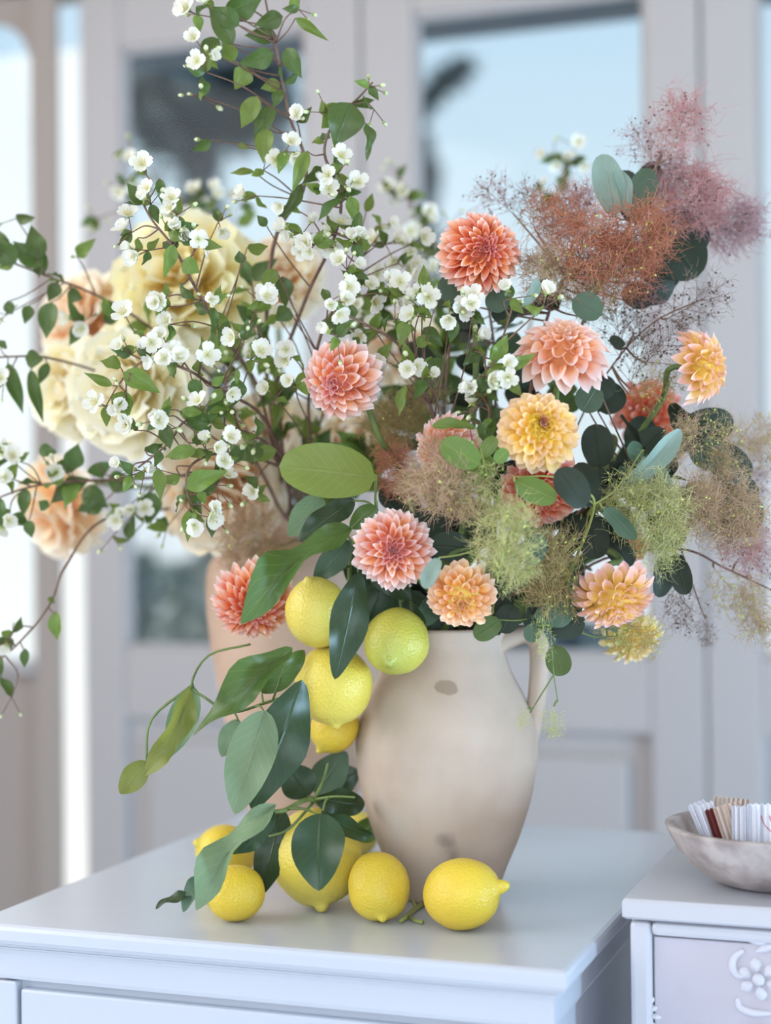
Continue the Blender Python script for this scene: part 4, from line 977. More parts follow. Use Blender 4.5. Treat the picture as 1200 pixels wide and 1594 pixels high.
mb('mock orange spray with nodding bells below the clustered flowers', [(445, 745, 1.82), (415, 690, 1.70), (340, 660, 1.58), (290, 655, 1.53), (262, 690, 1.525), (215, 728, 1.525)],
   [(250, 652, 1.52, 1, 2), (255, 640, 1.52, 1, 0), (315, 640, 1.52, 1, 2), (320, 700, 1.52, 2, 1), (345, 690, 1.52, 1, 2), (215, 670, 1.53, 2, 0), (205, 740, 1.525, 2, 2), (225, 735, 1.525, 1, 1), (355, 640, 1.54, 0, 3), (400, 680, 1.55, 0, 3)],
   [(255, 660, 265, 700, 26, 1.52, 0, 1), (290, 700, 265, 715, 20, 1.52), (305, 700, 255, 712, 24, 1.515), (290, 660, 340, 645, 26, 1.53), (300, 690, 330, 660, 26, 1.53, 0, 1), (245, 730, 250, 780, 22, 1.525), (225, 700, 255, 690, 18, 1.53), (325, 625, 355, 650, 30, 1.54, 0, 1), (280, 640, 320, 655, 20, 1.53)],
   (3, 0), U(5), .0022, 105, ll=(.016, .028))
mb('mock orange spray hanging lowest over the peach cream peony', [(450, 745, 1.82), (420, 720, 1.70), (350, 705, 1.57), (300, 722, 1.525), (290, 760, 1.52), (305, 800, 1.52)],
   [(300, 800, 1.52, 2, 3), (330, 800, 1.52, 1, 2), (335, 755, 1.53, 1, 4), (350, 715, 1.53, 1, 2), (280, 740, 1.53, 0, 2), (395, 770, 1.6, 1, 2)],
   [(290, 760, 355, 733, 34, 1.515), (300, 790, 292, 845, 24, 1.52), (310, 765, 320, 785, 16, 1.52), (400, 760, 380, 740, 20, 1.57), (360, 720, 380, 690, 24, 1.56, 0, 1), (410, 700, 375, 718, 32, 1.57, 0, 1)],
   (2, 0), U(6), .0022, 106, ll=(.016, .028))
mb('dark leafy mock orange branch reaching past the peach peony to the window', [(430, 760, 1.86), (340, 600, 1.85), (220, 500, 1.78), (140, 455, 1.74), (60, 425, 1.72), (-40, 385, 1.70)],
   [(25, 340, 1.72, 0, 2), (130, 500, 1.74, 2, 2), (120, 400, 1.74, 0, 2), (10, 490, 1.72, 1, 1)],
   [(65, 415, 20, 375, 40, 1.71, 0, 1), (60, 405, 48, 350, 34, 1.71, 0, 1), (25, 410, -10, 370, 40, 1.71, 0, 1), (10, 400, -15, 350, 30, 1.71, 0, 1), (80, 470, 72, 528, 34, 1.71, 0, 1), (45, 475, 38, 505, 20, 1.71, 0, 1), (60, 430, 65, 380, 26, 1.72, 0, 1), (105, 455, 130, 465, 26, 1.73, 0, 1), (10, 470, 20, 490, 20, 1.71, 0, 1), (90, 440, 75, 470, 24, 1.72, 0, 1),
    (170, 470, 200, 490, 22, 1.76, 0, 1), (160, 500, 190, 485, 24, 1.76, 0, 1)],
   (4, 0), U(7), .0026, 107, ll=(.02, .036))
mb('short mock orange twig with hanging leaves before the blurred cream peony', [(440, 760, 1.88), (300, 660, 1.88), (180, 590, 1.80), (80, 558, 1.73), (20, 555, 1.71), (-40, 560, 1.70)],
   [(5, 600, 1.71, 1, 1)],
   [(40, 557, 68, 560, 30, 1.71, 0, 1), (12, 565, 36, 645, 26, 1.71, 0, 1), (48, 575, 68, 660, 22, 1.71, 0, 1), (0, 540, 8, 530, 20, 1.71, 0, 1), (-5, 570, 0, 605, 22, 1.71, 0, 1), (75, 565, 60, 600, 18, 1.72, 0, 1)],
   (0, 0), U(19), .0020, 119)
mb('mock orange branch lying along the drooping peach peony', [(440, 760, 1.86), (330, 740, 1.82), (220, 745, 1.76), (110, 750, 1.72), (40, 760, 1.70), (-40, 790, 1.70)],
   [(20, 715, 1.70, 3, 1), (10, 745, 1.70, 2, 1), (15, 805, 1.70, 2, 2), (85, 725, 1.72, 1, 2), (190, 800, 1.74, 3, 1), (260, 820, 1.74, 0, 3), (175, 835, 1.74, 0, 2), (215, 790, 1.74, 2, 1)],
   [(40, 760, 36, 805, 22, 1.70, 0, 1), (110, 730, 122, 690, 34, 1.72, 0), (5, 700, -5, 730, 26, 1.70, 0, 1), (0, 775, 5, 830, 22, 1.70, 0, 1), (150, 720, 160, 745, 40, 1.74, 0, 1), (45, 810, 50, 838, 20, 1.70), (130, 760, 170, 790, 40, 1.75, 0, 1), (170, 740, 210, 760, 40, 1.76, 0, 1), (235, 765, 230, 820, 36, 1.74, 0, 1), (100, 760, 140, 745, 30, 1.73, 0, 1), (160, 780, 120, 795, 34, 1.75, 0, 1), (200, 840, 210, 800, 20, 1.74, 0, 1), (60, 700, 90, 705, 22, 1.71), (75, 790, 60, 780, 20, 1.71, 0, 1)],
   (4, 0), U(8), .0026, 108, ll=(.02, .036))
mb('thin mock orange twig drooping below the peach peony toward the sill', [(440, 770, 1.88), (280, 790, 1.84), (160, 810, 1.76), (103, 880, 1.72), (75, 945, 1.71), (25, 1005, 1.70), (-20, 1040, 1.70)],
   [(20, 985, 1.70, 1, 2), (5, 1010, 1.70, 1, 1), (18, 1085, 1.70, 0, 2)],
   [(88, 952, 90, 998, 26, 1.71), (40, 1010, 38, 1040, 16, 1.70, 0, 1), (20, 995, -5, 1010, 26, 1.70, 0, 1), (0, 1020, 2, 1055, 14, 1.70, 0, 1), (75, 930, 85, 940, 12, 1.71)],
   (0, 0), U(9), .0020, 109)
mb('mock orange branch thick with white blossom above the tilted dahlia', [(500, 800, 1.82), (480, 640, 1.72), (500, 520, 1.63), (540, 450, 1.60), (560, 390, 1.60), (540, 340, 1.61)],
   [(510, 470, 1.515, 2, 1), (535, 450, 1.52, 2, 2), (525, 525, 1.50, 1, 3), (490, 380, 1.58, 4, 1), (520, 365, 1.60, 4, 1), (470, 365, 1.60, 3, 0), (550, 380, 1.58, 2, 2), (540, 420, 1.56, 2, 2), (600, 380, 1.66, 4, 1), (620, 410, 1.66, 4, 0), (590, 430, 1.66, 3, 1), (640, 380, 1.68, 3, 1), (570, 460, 1.60, 2, 2), (605, 460, 1.58, 2, 2), (460, 600, 1.55, 1, 2), (430, 620, 1.6, 1, 1), (455, 555, 1.6, 2, 1), (430, 490, 1.64, 2, 1), (590, 350, 1.7, 3, 1)],
   [(430, 420, 405, 450, 24, 1.6), (440, 430, 445, 480, 30, 1.62, 0, 1), (450, 480, 430, 500, 30, 1.62, 0, 1), (560, 330, 552, 385, 18, 1.58), (560, 430, 590, 445, 24, 1.6, 0, 1), (440, 590, 445, 580, 20, 1.6), (500, 500, 550, 520, 26, 1.6, 0, 1), (555, 510, 570, 545, 24, 1.6, 0, 1), (570, 330, 580, 300, 16, 1.66), (430, 700, 380, 715, 26, 1.6)],
   (5, 0), U(10), .0026, 110, ll=(.016, .028))
mb('mock orange twig bending over between the coral and tilted dahlias', [(700, 940, 1.68), (690, 720, 1.62), (640, 560, 1.57), (560, 500, 1.53), (535, 495, 1.525)],
   [(640, 565, 1.52, 2, 2), (660, 590, 1.515, 1, 2), (655, 480, 1.54, 1, 3), (660, 450, 1.54, 1, 3), (630, 460, 1.56, 2, 1), (590, 560, 1.56, 1, 1), (700, 480, 1.53, 2, 1), (735, 485, 1.52, 3, 2), (672, 495, 1.53, 1, 1), (615, 500, 1.56, 1, 2), (580, 510, 1.6, 1, 1)],
   [(630, 500, 622, 540, 24, 1.525), (632, 600, 622, 650, 18, 1.52), (660, 510, 690, 540, 24, 1.55, 0, 1), (710, 500, 700, 535, 18, 1.53, 0, 1), (690, 560, 660, 590, 30, 1.58, 0, 1), (650, 540, 670, 520, 20, 1.55)],
   (4, 0), J(31), .0024, 111, ll=(.016, .028))
mb('mock orange twig with white bells beside the yellow dahlia', [(740, 950, 1.66), (745, 800, 1.58), (752, 700, 1.52), (762, 640, 1.50), (740, 600, 1.50), (770, 560, 1.51), (800, 470, 1.53)],
   [(795, 465, 1.52, 1, 2), (755, 585, 1.49, 1, 3), (790, 590, 1.485, 2, 3), (735, 640, 1.50, 1, 1), (730, 655, 1.50, 1, 1), (845, 480, 1.5, 1, 1), (750, 620, 1.49, 2, 2), (735, 545, 1.53, 1, 1)],
   [(770, 560, 790, 520, 24, 1.50), (765, 570, 805, 575, 18, 1.49), (750, 600, 765, 640, 22, 1.5), (775, 535, 762, 575, 22, 1.51), (745, 545, 720, 570, 26, 1.53, 0, 1), (760, 650, 760, 690, 24, 1.50), (745, 660, 765, 700, 22, 1.5), (790, 575, 835, 550, 20, 1.5), (760, 610, 745, 580, 18, 1.5)],
   (5, 0), J(32), .0022, 112, ll=(.016, .028))
mb('blurred mock orange tip standing against the sky behind the smoke bush', [(740, 960, 1.72), (800, 620, 1.90), (850, 400, 2.0), (872, 290, 2.02), (885, 235, 2.02)],
   [(890, 225, 2.02, 1, 1), (860, 245, 2.02, 2, 1), (885, 260, 2.02, 1, 2), (840, 300, 2.0, 1, 1), (900, 250, 2.02, 1, 1)],
   [(870, 290, 885, 270, 22, 2.01, 0, 1), (860, 300, 850, 320, 22, 2.01, 0, 1), (880, 300, 870, 280, 20, 2.0, 0, 1)], (2, 0), J(33), .0024, 113, ll=(.02, .03))
mb('blurred mock orange tip standing before the white door stile', [(520, 780, 1.86), (600, 560, 1.95), (650, 420, 2.0), (640, 330, 2.02), (620, 275, 2.02)],
   [(620, 275, 2.02, 0, 4), (635, 310, 2.02, 2, 2), (612, 300, 2.02, 1, 2), (660, 350, 2.0, 2, 1), (640, 360, 2.0, 2, 1), (700, 350, 2.0, 1, 2), (680, 390, 2.0, 2, 1), (660, 430, 1.95, 2, 1)],
   [(645, 330, 665, 325, 20, 2.0), (650, 380, 680, 360, 26, 2.0, 0, 1), (660, 400, 690, 420, 26, 2.0, 0, 1)], (4, 0), U(14), .0024, 114, ll=(.02, .03))
mb('blurred mock orange tips behind the lemon cream peony', [(440, 770, 1.88), (380, 560, 1.98), (330, 400, 2.05), (300, 320, 2.06), (200, 290, 2.06)],
   [(205, 240, 2.06, 0, 3), (195, 290, 2.06, 2, 2), (310, 310, 2.06, 3, 1), (330, 310, 2.06, 3, 1), (150, 340, 2.06, 0, 4), (290, 330, 2.05, 2, 1), (375, 320, 2.05, 1, 3), (215, 265, 2.06, 1, 1)],
   [(200, 300, 215, 320, 20, 2.05, 0, 1), (370, 350, 400, 330, 20, 2.03)], (3, 0), U(15), .0024, 115, ll=(.02, .03))
mb('leafy mock orange stem filling the dark space between the bouquets', [(470, 800, 1.84), (480, 720, 1.80), (520, 600, 1.76), (570, 520, 1.74), (600, 440, 1.74)],
   [(560, 480, 1.72, 2, 1), (600, 520, 1.72, 1, 1)], [], (18, 0), U(16), .0026, 116, ll=(.024, .04))
mb('leafy mock orange stem in the shade left of the tilted dahlia', [(450, 800, 1.84), (440, 700, 1.76), (430, 600, 1.72), (400, 500, 1.70), (390, 420, 1.72)],
   [(400, 520, 1.68, 1, 2), (425, 560, 1.66, 1, 2)], [], (13, 0), U(17), .0028, 117, ll=(.022, .036))
mb('leafy mock orange stem behind the nodding bells and peach peony', [(450, 810, 1.84), (410, 740, 1.78), (370, 660, 1.74), (350, 580, 1.72), (360, 500, 1.72)],
   [(370, 560, 1.7, 1, 2)], [], (9, 0), U(18), .0026, 118, ll=(.022, .036))

mb('leafy mock orange stem in deep shade behind the veiled pink dahlia', [(520, 800, 1.84), (560, 740, 1.82), (620, 660, 1.82), (680, 560, 1.82), (700, 470, 1.82)],
   [(690, 470, 1.80, 2, 1)], [], (30, 0), U(20), .0026, 120, ll=(.028, .046))
mb('leafy mock orange stem in deep shade behind the big light lemon leaf', [(500, 800, 1.84), (530, 770, 1.80), (560, 740, 1.78), (570, 690, 1.76)],
   [], [], (16, 0), U(21), .0026, 121, ll=(.028, .046))
# ------------------------------------------------------------------ smoke bush
def plume_mesh(name, seed, dens, seeds, hl=.40, twigs=26):
    """a unit ball of branching twigs and fine hairs, stalk end at -Z"""
    q = random.Random(seed); vs = []; fs = []; fm = []
    def hair(a, d1, L, r, mi, bend=.5, k=2):
        d1 = d1.normalized(); s = Vector((q.gauss(0, 1), q.gauss(0, 1), q.gauss(0, 1))); s = (s - d1 * s.dot(d1)).normalized()
        pts = [a + d1 * L * i / k + s * (bend * L * (i / k) ** 2) for i in range(k + 1)]
        x = d1.orthogonal().normalized(); y = d1.cross(x); b = len(vs)
        for i, p in enumerate(pts):
            rr = r * (1 - .55 * i / k)
            for j in range(3):
                g = 2.0944 * j; vs.append(p + (x * math.cos(g) + y * math.sin(g)) * rr)
        for i in range(k):
            for j in range(3): fs.append((b + i * 3 + j, b + i * 3 + (j + 1) % 3, b + (i + 1) * 3 + (j + 1) % 3, b + (i + 1) * 3 + j)); fm.append(mi)
        return pts
    hair(Vector((0, 0, -1)), Vector((0, 0, 1)), 1.7, .012, 0, .05, 5); ends = []
    for i in range(twigs):
        z0 = -.85 + 1.45 * i / twigs; a = Vector((0, 0, z0)); ph = i * 2.4
        d = Vector((math.cos(ph), math.sin(ph), .55 + .3 * q.random())); L = (.95 if z0 < .2 else .95 - .55 * z0) * q.uniform(.65, 1.0) * math.sqrt(max(.2, 1 - max(0, z0) ** 2))
        pts = hair(a, d, L, .009, 0, q.uniform(-.15, .2), 4)
        for p_i in (1, 2, 3, 4):
            for _ in range(2):
                d2 = (d.normalized() * .5 + Vector((q.gauss(0, .7), q.gauss(0, .7), q.gauss(0, .7))))
                e = hair(pts[p_i], d2, q.uniform(.18, .36), .006, 0, .2, 2); ends += [e[1], e[2]]
    for i in range(dens):
        a = ends[q.randrange(len(ends))] + Vector((q.gauss(0, .05), q.gauss(0, .05), q.gauss(0, .05)))
        d = a.normalized() * .25 + Vector((q.gauss(0, .7), q.gauss(0, .7), q.gauss(0, .7)))
        hair(a, d, hl * q.uniform(.5, 1.15), .0078, 1, q.uniform(.2, .9), 3)
    me_s = []
    b = MB()
    for i in range(seeds):
        a = ends[q.randrange(len(ends))] * q.uniform(.9, 1.12)
        b.blob(a, (q.gauss(0, 1), q.gauss(0, 1), q.gauss(0, 1)), .040, .026, 5, 4)
    o = len(vs); vs += b.v; fs += [tuple(o + k for k in f) for f in b.f]; fm += [2] * len(b.f)
    return mesh_of(name, vs, fs, True, [M_stem_y, M_stem_y, M_stem_y], fm)
PL = {'dense': [plume_mesh('plume', 1, 1150, 30), plume_mesh('plume', 2, 1150, 34)], 'mid': [plume_mesh('plume', 3, 620, 34), plume_mesh('plume', 4, 620, 38)],
      'bare': [plume_mesh('plume', 5, 260, 46, .26, 20), plume_mesh('plume', 6, 220, 40, .26, 16)]}
def sm(nm, twig, hair_, seed_): return (mat(nm + '_twig', twig, .6), mat(nm + '_hair', hair_, .7, .2, trans=.35), mat(nm + '_seed', seed_, .5))
SM = {'pink': sm('pink_smoke', (.44, .27, .20), (.70, .38, .37), (.12, .06, .04)), 'mauve': sm('mauve_smoke', (.38, .24, .22), (.60, .37, .38), (.10, .06, .05)),
      'rust': sm('rust_smoke', (.42, .22, .10), (.66, .28, .17), (.46, .42, .10)), 'tan': sm('tan_smoke', (.50, .42, .17), (.70, .50, .34), (.58, .62, .14)),
      'green': sm('green_smoke', (.48, .54, .16), (.72, .68, .34), (.58, .68, .15)), 'olive': sm('olive_smoke', (.40, .33, .12), (.56, .42, .20), (.52, .56, .12)),
      'bare': sm('bare_smoke', (.19, .11, .075), (.40, .28, .25), (.09, .055, .035))}
def smoke_branch(label, pts, plumes=(), leaves=(), fill=None, vessel=True, k=40, r=.0030, extra=(), seed=1, m=M_stem_b):
    """plumes (px, py, d, rx, ry, lean degrees, kind, colour); leaves (bx, by, tx, ty, w, d, dd, shape, material, roll)"""
    q = random.Random(seed); p = [P(*a) for a in pts]; allp = into(JM, k)[::-1] + p
    t = thing('smoke_bush_branch', label, 'smoke bush branch', allp[0], 'smoke bush branches')
    sp = spline(p, 8); ex = []
    for e in extra: ex.append((spline([P(*a) for a in e], 5), .0009, .0006))
    pool = sp + [v for e in ex for v in e[0]]
    for (px, py, d, rx, ry, lean, kind, colr) in plumes:
        c = P(px, py, d); g = math.radians(lean); z = (UP * math.cos(g) + RT * math.sin(g) - FWD * q.uniform(-.2, .3)).normalized()
        a, bb = rx * 1.08 / FPX * d, ry * 1.08 / FPX * d
        y = (FWD - z * FWD.dot(z)).normalized(); x = y.cross(z)
        M = Matrix(((x.x * a, y.x * a, z.x * bb, c.x), (x.y * a, y.y * a, z.y * bb, c.y), (x.z * a, y.z * a, z.z * bb, c.z), (0, 0, 0, 1)))
        me = PL[kind][q.randrange(2)]
        o = put('plume', me, M, t); o['kind'] = 'stuff'
        for i in range(3): o.material_slots[i].link = 'OBJECT'; o.material_slots[i].material = SM[colr][i]
        base = c - z * bb; nr = min(pool, key=lambda v: (v - base).length)
        ex.append((spline([nr, nr.lerp(base, .5), base + z * bb * .1], 4), .0013, .0008))
    for lf in leaves:
        bx, by, tx, ty, w, d, dd, mi, mm = lf[:9]; B = P(bx, by, d); nr = min(pool, key=lambda v: (v - B).length)
        if (nr - B).length > .002: ex.append((spline([nr, nr.lerp(B, .6) - Vector((0, 0, .002)), B], 3), .0011, .0007))
        pleaf(t, bx, by, tx, ty, w, d, dd, OVA[mi], mm, math.radians(lf[9]) if len(lf) > 9 else 0)
    if fill:                                       # leaves along the stem: (count, length range, materials)
        for i in range(fill[0]):
            a = sp[int((.12 + .86 * (i + q.random()) / fill[0]) * (len(sp) - 1))]
            dv = Vector((q.gauss(0, .8), q.gauss(0, .5), q.gauss(0, .7))).normalized(); L = q.uniform(*fill[1])
            B = a + dv * .012; ex.append(([a, B], .0009, .0007))
            leaf(t, B, B + dv * L, L * q.uniform(.58, .75), OVA[q.randrange(3)], q.choice(fill[2]), q.gauss(0, .5), (cdir(0, .35, 1) + Vector((q.gauss(0, .4), q.gauss(0, .4), q.gauss(0, .4)))).normalized())
    stem(t, allp, r, min(.0013, r * .5), m, extra=ex); return t
sb = smoke_branch
sb('tallest smoke bush branch with pink plumes and upright oval leaves', [(800, 850, 1.70), (860, 620, 1.68), (940, 430, 1.66), (985, 340, 1.64), (1030, 240, 1.62)],
   [(1058, 200, 1.62, 56, 58, 25, 'mid', 'pink'), (1000, 225, 1.64, 48, 40, -30, 'bare', 'mauve'), (1075, 312, 1.63, 62, 60, 50, 'dense', 'pink'), (1040, 290, 1.64, 50, 50, 20, 'mid', 'mauve'), (1130, 345, 1.68, 58, 58, 90, 'dense', 'mauve')],
   [(958, 338, 936, 240, 50, 1.60, .0, 0, M_s3, 10), (975, 338, 960, 262, 26, 1.60, .0, 1, M_s3, 35), (982, 345, 1012, 262, 46, 1.62, .0, 0, M_s1, 0), (990, 350, 970, 265, 46, 1.65, .0, 1, M_s2, 0), (1020, 335, 1085, 432, 84, 1.66, .0, 0, M_s2, 0), (1000, 390, 1050, 448, 58, 1.67, .0, 1, M_s2, 0), (1035, 330, 1100, 385, 56, 1.68, 0, 1, M_s2, 0), (990, 300, 1025, 255, 36, 1.66, 0, 0, M_s2, 0)], k=41, seed=201)
sb('smoke bush branch with rust red plumes above the coral dahlia', [(790, 860, 1.70), (820, 640, 1.66), (850, 500, 1.63), (880, 430, 1.62)],
   [(985, 372, 1.59, 70, 66, 60, 'dense', 'rust'), (905, 395, 1.58, 76, 62, 30, 'dense', 'rust'), (960, 420, 1.59, 60, 60, 45, 'dense', 'rust'), (860, 345, 1.62, 54, 46, 0, 'mid', 'rust'), (770, 308, 1.66, 54, 38, -50, 'bare', 'mauve'), (825, 320, 1.65, 42, 40, -10, 'bare', 'bare'), (850, 430, 1.58, 50, 46, -20, 'dense', 'tan'), (915, 450, 1.60, 56, 46, 20, 'mid', 'olive'), (900, 330, 1.64, 46, 46, 10, 'mid', 'pink')],
   [(938, 490, 892, 466, 44, 1.57, .0, 0, M_s1, 10), (812, 478, 838, 434, 20, 1.55, .0, 1, M_s3, 30), (790, 480, 760, 455, 40, 1.60, .0, 0, M_s1, 0), (720, 470, 690, 430, 46, 1.62, .0, 0, M_s1, 0), (800, 470, 770, 500, 40, 1.62, .0, 1, M_s2, 0), (870, 480, 830, 440, 40, 1.63, 0, 0, M_s2, 0), (1000, 440, 985, 480, 50, 1.63, 0, 0, M_s2, 0), (980, 470, 1050, 440, 36, 1.64, 0, 1, M_s2, 40)], k=42, seed=202)
sb('nearly bare smoke bush twig with dark seeds beside the sideways dahlia', [(830, 850, 1.68), (900, 660, 1.66), (960, 560, 1.62), (1020, 500, 1.60), (1095, 465, 1.60)],
   [(1085, 470, 1.60, 54, 56, 60, 'bare', 'bare'), (1040, 525, 1.60, 56, 54, 40, 'bare', 'bare'), (990, 550, 1.61, 50, 60, 10, 'bare', 'bare'), (1020, 600, 1.60, 50, 44, 70, 'bare', 'olive'), (960, 500, 1.62, 54, 50, -10, 'bare', 'bare'), (1000, 480, 1.63, 50, 46, 20, 'bare', 'mauve')],
   [(920, 590, 955, 615, 40, 1.60, 0, 0, M_s2, 0), (955, 540, 965, 525, 26, 1.6, 0, 1, M_s2, 0)], k=43, r=.0013, seed=203)
sb('smoke bush branch with broad dark leaves reaching toward the side window', [(820, 900, 1.66), (900, 800, 1.62), (960, 750, 1.60), (1040, 710, 1.60), (1120, 690, 1.62)],
   [(1105, 680, 1.60, 56, 50, 70, 'bare', 'tan'), (1165, 690, 1.68, 54, 50, 90, 'mid', 'tan'), (1060, 690, 1.57, 34, 46, 30, 'mid', 'tan'), (1190, 740, 1.70, 50, 54, 90, 'bare', 'mauve')],
   [(1052, 672, 1142, 655, 58, 1.62, .0, 0, M_s2, 10), (965, 762, 1060, 668, 34, 1.54, .0, 1, M_s3, 20), (1000, 712, 1038, 778, 48, 1.56, .0, 0, M_s3, 10), (1090, 690, 1168, 745, 56, 1.64, .0, 1, M_s2, 0), (960, 745, 1035, 668, 52, 1.60, .0, 1, M_s2, -10), (935, 730, 925, 660, 50, 1.60, 0, 0, M_s2, 0), (930, 640, 965, 600, 52, 1.62, 0, 1, M_s2, 0), (1075, 690, 1125, 720, 52, 1.61, 0, 0, M_s1, 0), (905, 620, 950, 590, 46, 1.60, 0, 0, M_s2, 0),
    (960, 790, 985, 835, 40, 1.55, 0, 1, M_s3, 40), (1110, 745, 1180, 775, 50, 1.65, 0, 1, M_s2, 0), (925, 790, 945, 730, 46, 1.60, 0, 1, M_s2, 0), (980, 700, 1010, 650, 46, 1.63, 0, 0, M_s2, 0), (930, 600, 905, 640, 44, 1.58, 0, 0, M_s1, 0)], fill=(18, (.03, .045), (M_s2, M_s2, M_s1)), k=44, seed=204)
sb('smoke bush branch with pale green plumes spreading over dark leaves at the side', [(820, 920, 1.64), (900, 830, 1.58), (930, 785, 1.55), (1010, 770, 1.54), (1100, 790, 1.56)],
   [(1015, 800, 1.53, 66, 56, 70, 'dense', 'green'), (970, 780, 1.53, 50, 46, 60, 'mid', 'green'), (1130, 805, 1.57, 64, 60, 80, 'dense', 'tan'), (1075, 790, 1.55, 50, 50, 60, 'dense', 'tan'), (1020, 850, 1.54, 46, 40, 120, 'mid', 'green'), (1150, 850, 1.60, 50, 44, 110, 'mid', 'pink'), (1000, 745, 1.56, 40, 36, 30, 'bare', 'green'), (1120, 740, 1.60, 44, 40, 40, 'mid', 'tan')],
   [(1050, 860, 1068, 926, 36, 1.58, 0, 0, M_s2, 10), (1035, 860, 1025, 930, 36, 1.60, 0, 1, M_s2, -20), (1090, 800, 1190, 800, 76, 1.62, 0, 0, M_s2, 0), (940, 830, 985, 880, 40, 1.60, 0, 1, M_s2, 0), (905, 800, 870, 870, 40, 1.6, 0, 1, M_s2, 0), (1010, 800, 1060, 850, 60, 1.62, 0, 0, M_s2, 0), (1060, 760, 1130, 800, 60, 1.63, 0, 0, M_s2, 0), (920, 800, 935, 855, 44, 1.61, 0, 0, M_s2, 0), (930, 780, 990, 820, 34, 1.56, 0, 2, M_s1, 20)], k=45, seed=205, m=M_stem_y)
sb('smoke bush branch with soft green plume in front of the small peach dahlia', [(760, 960, 1.62), (765, 900, 1.54), (770, 860, 1.50), (765, 800, 1.49)],
   [(785, 838, 1.46, 58, 66, 10, 'dense', 'green'), (700, 765, 1.48, 62, 62, -30, 'dense', 'tan'), (745, 770, 1.48, 46, 50, 0, 'mid', 'green'), (660, 760, 1.51, 40, 46, -60, 'mid', 'tan'), (690, 715, 1.50, 44, 40, 0, 'mid', 'tan'), (800, 880, 1.47, 44, 34, 150, 'mid', 'green')],
   [(748, 724, 687, 688, 46, 1.46, 0, 0, M_s4, 8), (742, 668, 672, 664, 20, 1.48, 0, 1, M_s4, 40), (752, 720, 725, 755, 34, 1.47, 0, 0, M_s4, 20), (765, 745, 745, 700, 28, 1.48, 0, 1, M_s4, 0), (748, 712, 772, 680, 24, 1.47, 0, 0, M_m1, 0), (735, 855, 668, 850, 50, 1.52, 0, 0, M_s2, 20), (740, 860, 690, 885, 36, 1.52, 0, 1, M_m2, 0), (684, 868, 660, 916, 26, 1.47, 0, 1, M_s3, 10), (815, 850, 850, 860, 50, 1.50, 0, 0, M_s1, 0), (770, 720, 790, 700, 22, 1.46, 0, 0, M_s4, 0), (830, 780, 815, 742, 40, 1.52, 0, 1, M_s2, 0)], k=46, r=.0022, seed=206, m=M_stem_y,
   extra=[[(765, 800, 1.49), (760, 750, 1.475), (752, 715, 1.465), (742, 668, 1.48)]])
sb('smoke bush twig with star of green stalks and leaves over the deep coral dahlia', [(860, 930, 1.62), (900, 860, 1.56), (925, 785, 1.50), (905, 760, 1.48)],
   [(860, 890, 1.52, 48, 70, 10, 'mid', 'olive'), (835, 905, 1.54, 40, 50, -10, 'mid', 'olive'), (885, 920, 1.54, 36, 46, 170, 'bare', 'olive')],
   [(912, 790, 868, 730, 50, 1.465, 0, 1, M_s2, 10), (800, 748, 866, 778, 40, 1.462, 0, 0, M_s4, 10), (925, 790, 900, 720, 44, 1.52, 0, 1, M_s2, 0), (940, 790, 990, 840, 30, 1.50, 0, 2, M_s1, 25), (915, 800, 930, 870, 50, 1.56, 0, 0, M_s2, 0)], k=47, r=.002, seed=207, m=M_stem_y, extra=[[(925, 785, 1.5), (870, 745, 1.465), (800, 742, 1.46)], [(925, 785, 1.5), (960, 760, 1.52), (1000, 700, 1.55)]])
sb('smoke bush branch arching low beyond the drooping dahlia', [(840, 930, 1.66), (940, 870, 1.64), (1060, 855, 1.62), (1130, 885, 1.62), (1215, 925, 1.62)],
   [(1175, 945, 1.62, 40, 50, 170, 'mid', 'tan'), (1140, 920, 1.63, 54, 50, 140, 'bare', 'tan'), (1190, 870, 1.64, 50, 40, 90, 'bare', 'mauve'), (1060, 940, 1.62, 44, 48, 170, 'bare', 'bare'), (1100, 985, 1.62, 22, 24, 180, 'bare', 'bare'), (1205, 990, 1.62, 30, 34, 180, 'bare', 'tan')],
   [], k=48, r=.0018, seed=208, extra=[[(1060, 855, 1.62), (1085, 930, 1.62), (1098, 965, 1.62)]])
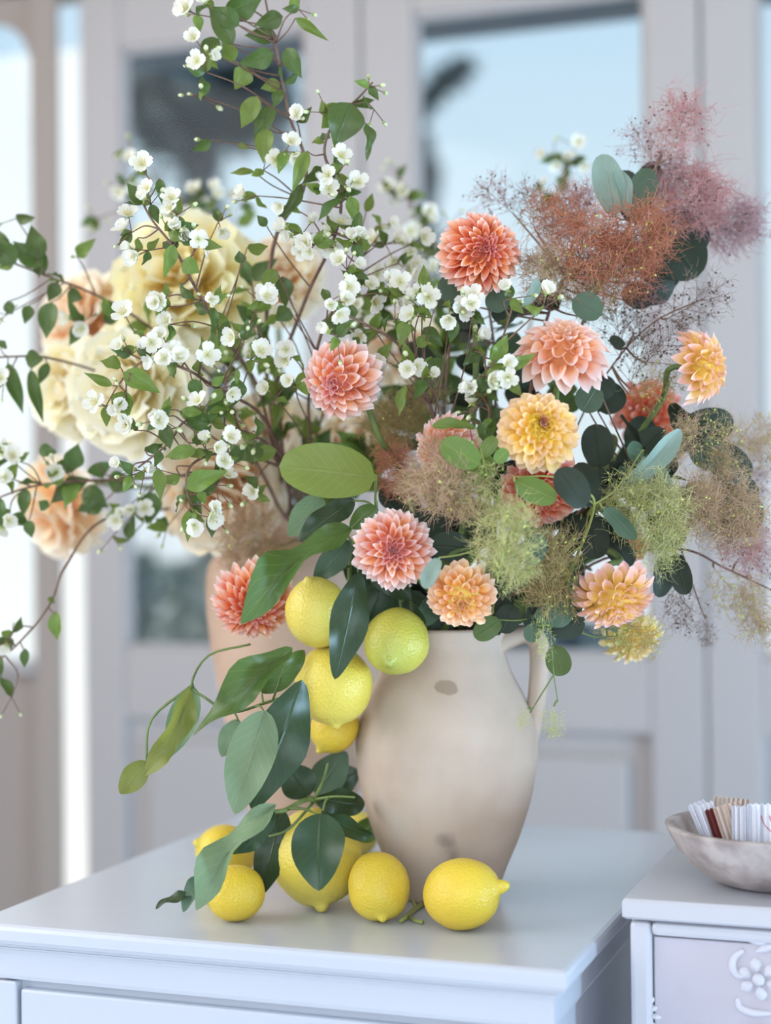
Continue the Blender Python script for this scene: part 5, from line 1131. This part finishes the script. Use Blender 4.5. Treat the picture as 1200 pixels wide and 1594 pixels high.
sb('smoke bush sprig trailing down over the jug handle', [(800, 960, 1.62), (850, 960, 1.56), (858, 1000, 1.55), (862, 1050, 1.55), (868, 1090, 1.55)],
   [(862, 1125, 1.55, 24, 26, 180, 'bare', 'green'), (815, 1118, 1.55, 16, 18, 200, 'bare', 'green'), (995, 985, 1.57, 46, 44, 130, 'bare', 'olive'), (960, 985, 1.58, 36, 36, 150, 'bare', 'green'), (845, 990, 1.53, 20, 36, 180, 'bare', 'green')],
   [(862, 1004, 876, 1052, 40, 1.55, 0, 0, M_m2, 5), (850, 955, 815, 972, 40, 1.56, 0, 1, M_s2, 0), (845, 960, 910, 975, 56, 1.56, 0, 0, M_s2, 0), (800, 950, 770, 940, 40, 1.57, 0, 0, M_s2, 0), (830, 970, 826, 1000, 26, 1.545, 0, 1, M_s1, 0), (780, 965, 738, 992, 34, 1.55, 0, 0, M_m2, 0), (800, 940, 780, 985, 40, 1.56, 0, 0, M_s2, 0), (905, 960, 850, 930, 50, 1.58, 0, 0, M_s2, 0), (830, 960, 895, 945, 46, 1.55, 0, 1, M_s1, 30)], k=49, r=.0010, seed=209, m=M_stem_g,
   extra=[[(862, 1050, 1.55), (840, 1085, 1.55), (825, 1110, 1.55)], [(850, 960, 1.56), (920, 990, 1.57), (960, 990, 1.575)]])
sb('brown smoke bush plume in the hollow beside the tilted dahlia', [(700, 950, 1.68), (660, 820, 1.66), (620, 740, 1.64)],
   [(618, 735, 1.60, 40, 46, -20, 'dense', 'rust'), (610, 670, 1.66, 50, 50, -20, 'dense', 'olive'), (650, 640, 1.68, 46, 46, 20, 'mid', 'olive')],
   [(640, 800, 690, 830, 50, 1.62, 0, 0, M_s2, 0), (640, 760, 590, 780, 44, 1.64, 0, 0, M_s2, 0)], fill=(8, (.03, .045), (M_s2, M_l2)), k=50, seed=210)
sb('tan smoke bush plume resting on the shoulder of the urn', [(680, 960, 1.70), (560, 860, 1.78), (460, 840, 1.74)],
   [(392, 842, 1.76, 74, 46, -80, 'dense', 'tan'), (440, 870, 1.74, 40, 40, -120, 'mid', 'olive')], [], k=51, seed=211)
for i, (lab, pts, kk) in enumerate((
    ('leafy dark smoke bush stem deep behind the yellow dahlia', [(760, 930, 1.70), (790, 780, 1.70), (830, 640, 1.69), (840, 520, 1.69)], 52),
    ('leafy dark smoke bush stem deep behind the veiled pink dahlia', [(730, 930, 1.70), (700, 800, 1.70), (690, 660, 1.70), (700, 540, 1.70)], 53),
    ('leafy dark smoke bush stem filling the shade under the deep coral dahlia', [(780, 960, 1.66), (830, 900, 1.66), (890, 830, 1.67), (930, 740, 1.68)], 54),
    ('leafy dark smoke bush stem at the jug mouth behind the small dahlia', [(700, 975, 1.66), (690, 930, 1.64), (650, 900, 1.64), (600, 880, 1.66)], 55),
    ('leafy dark smoke bush stem between coral and blush dahlias', [(760, 900, 1.72), (770, 700, 1.72), (770, 560, 1.70), (760, 470, 1.68)], 56),
    ('leafy dark smoke bush stem over the jug rim by the handle', [(760, 965, 1.66), (790, 930, 1.62), (830, 915, 1.60), (890, 920, 1.60)], 57))):
    sb(lab, pts, (), (), fill=(24 if i != 5 else 14, (.030, .05) if i != 5 else (.022, .032), (M_s2, M_s2, M_s1, M_m2)), k=kk, seed=300 + i)
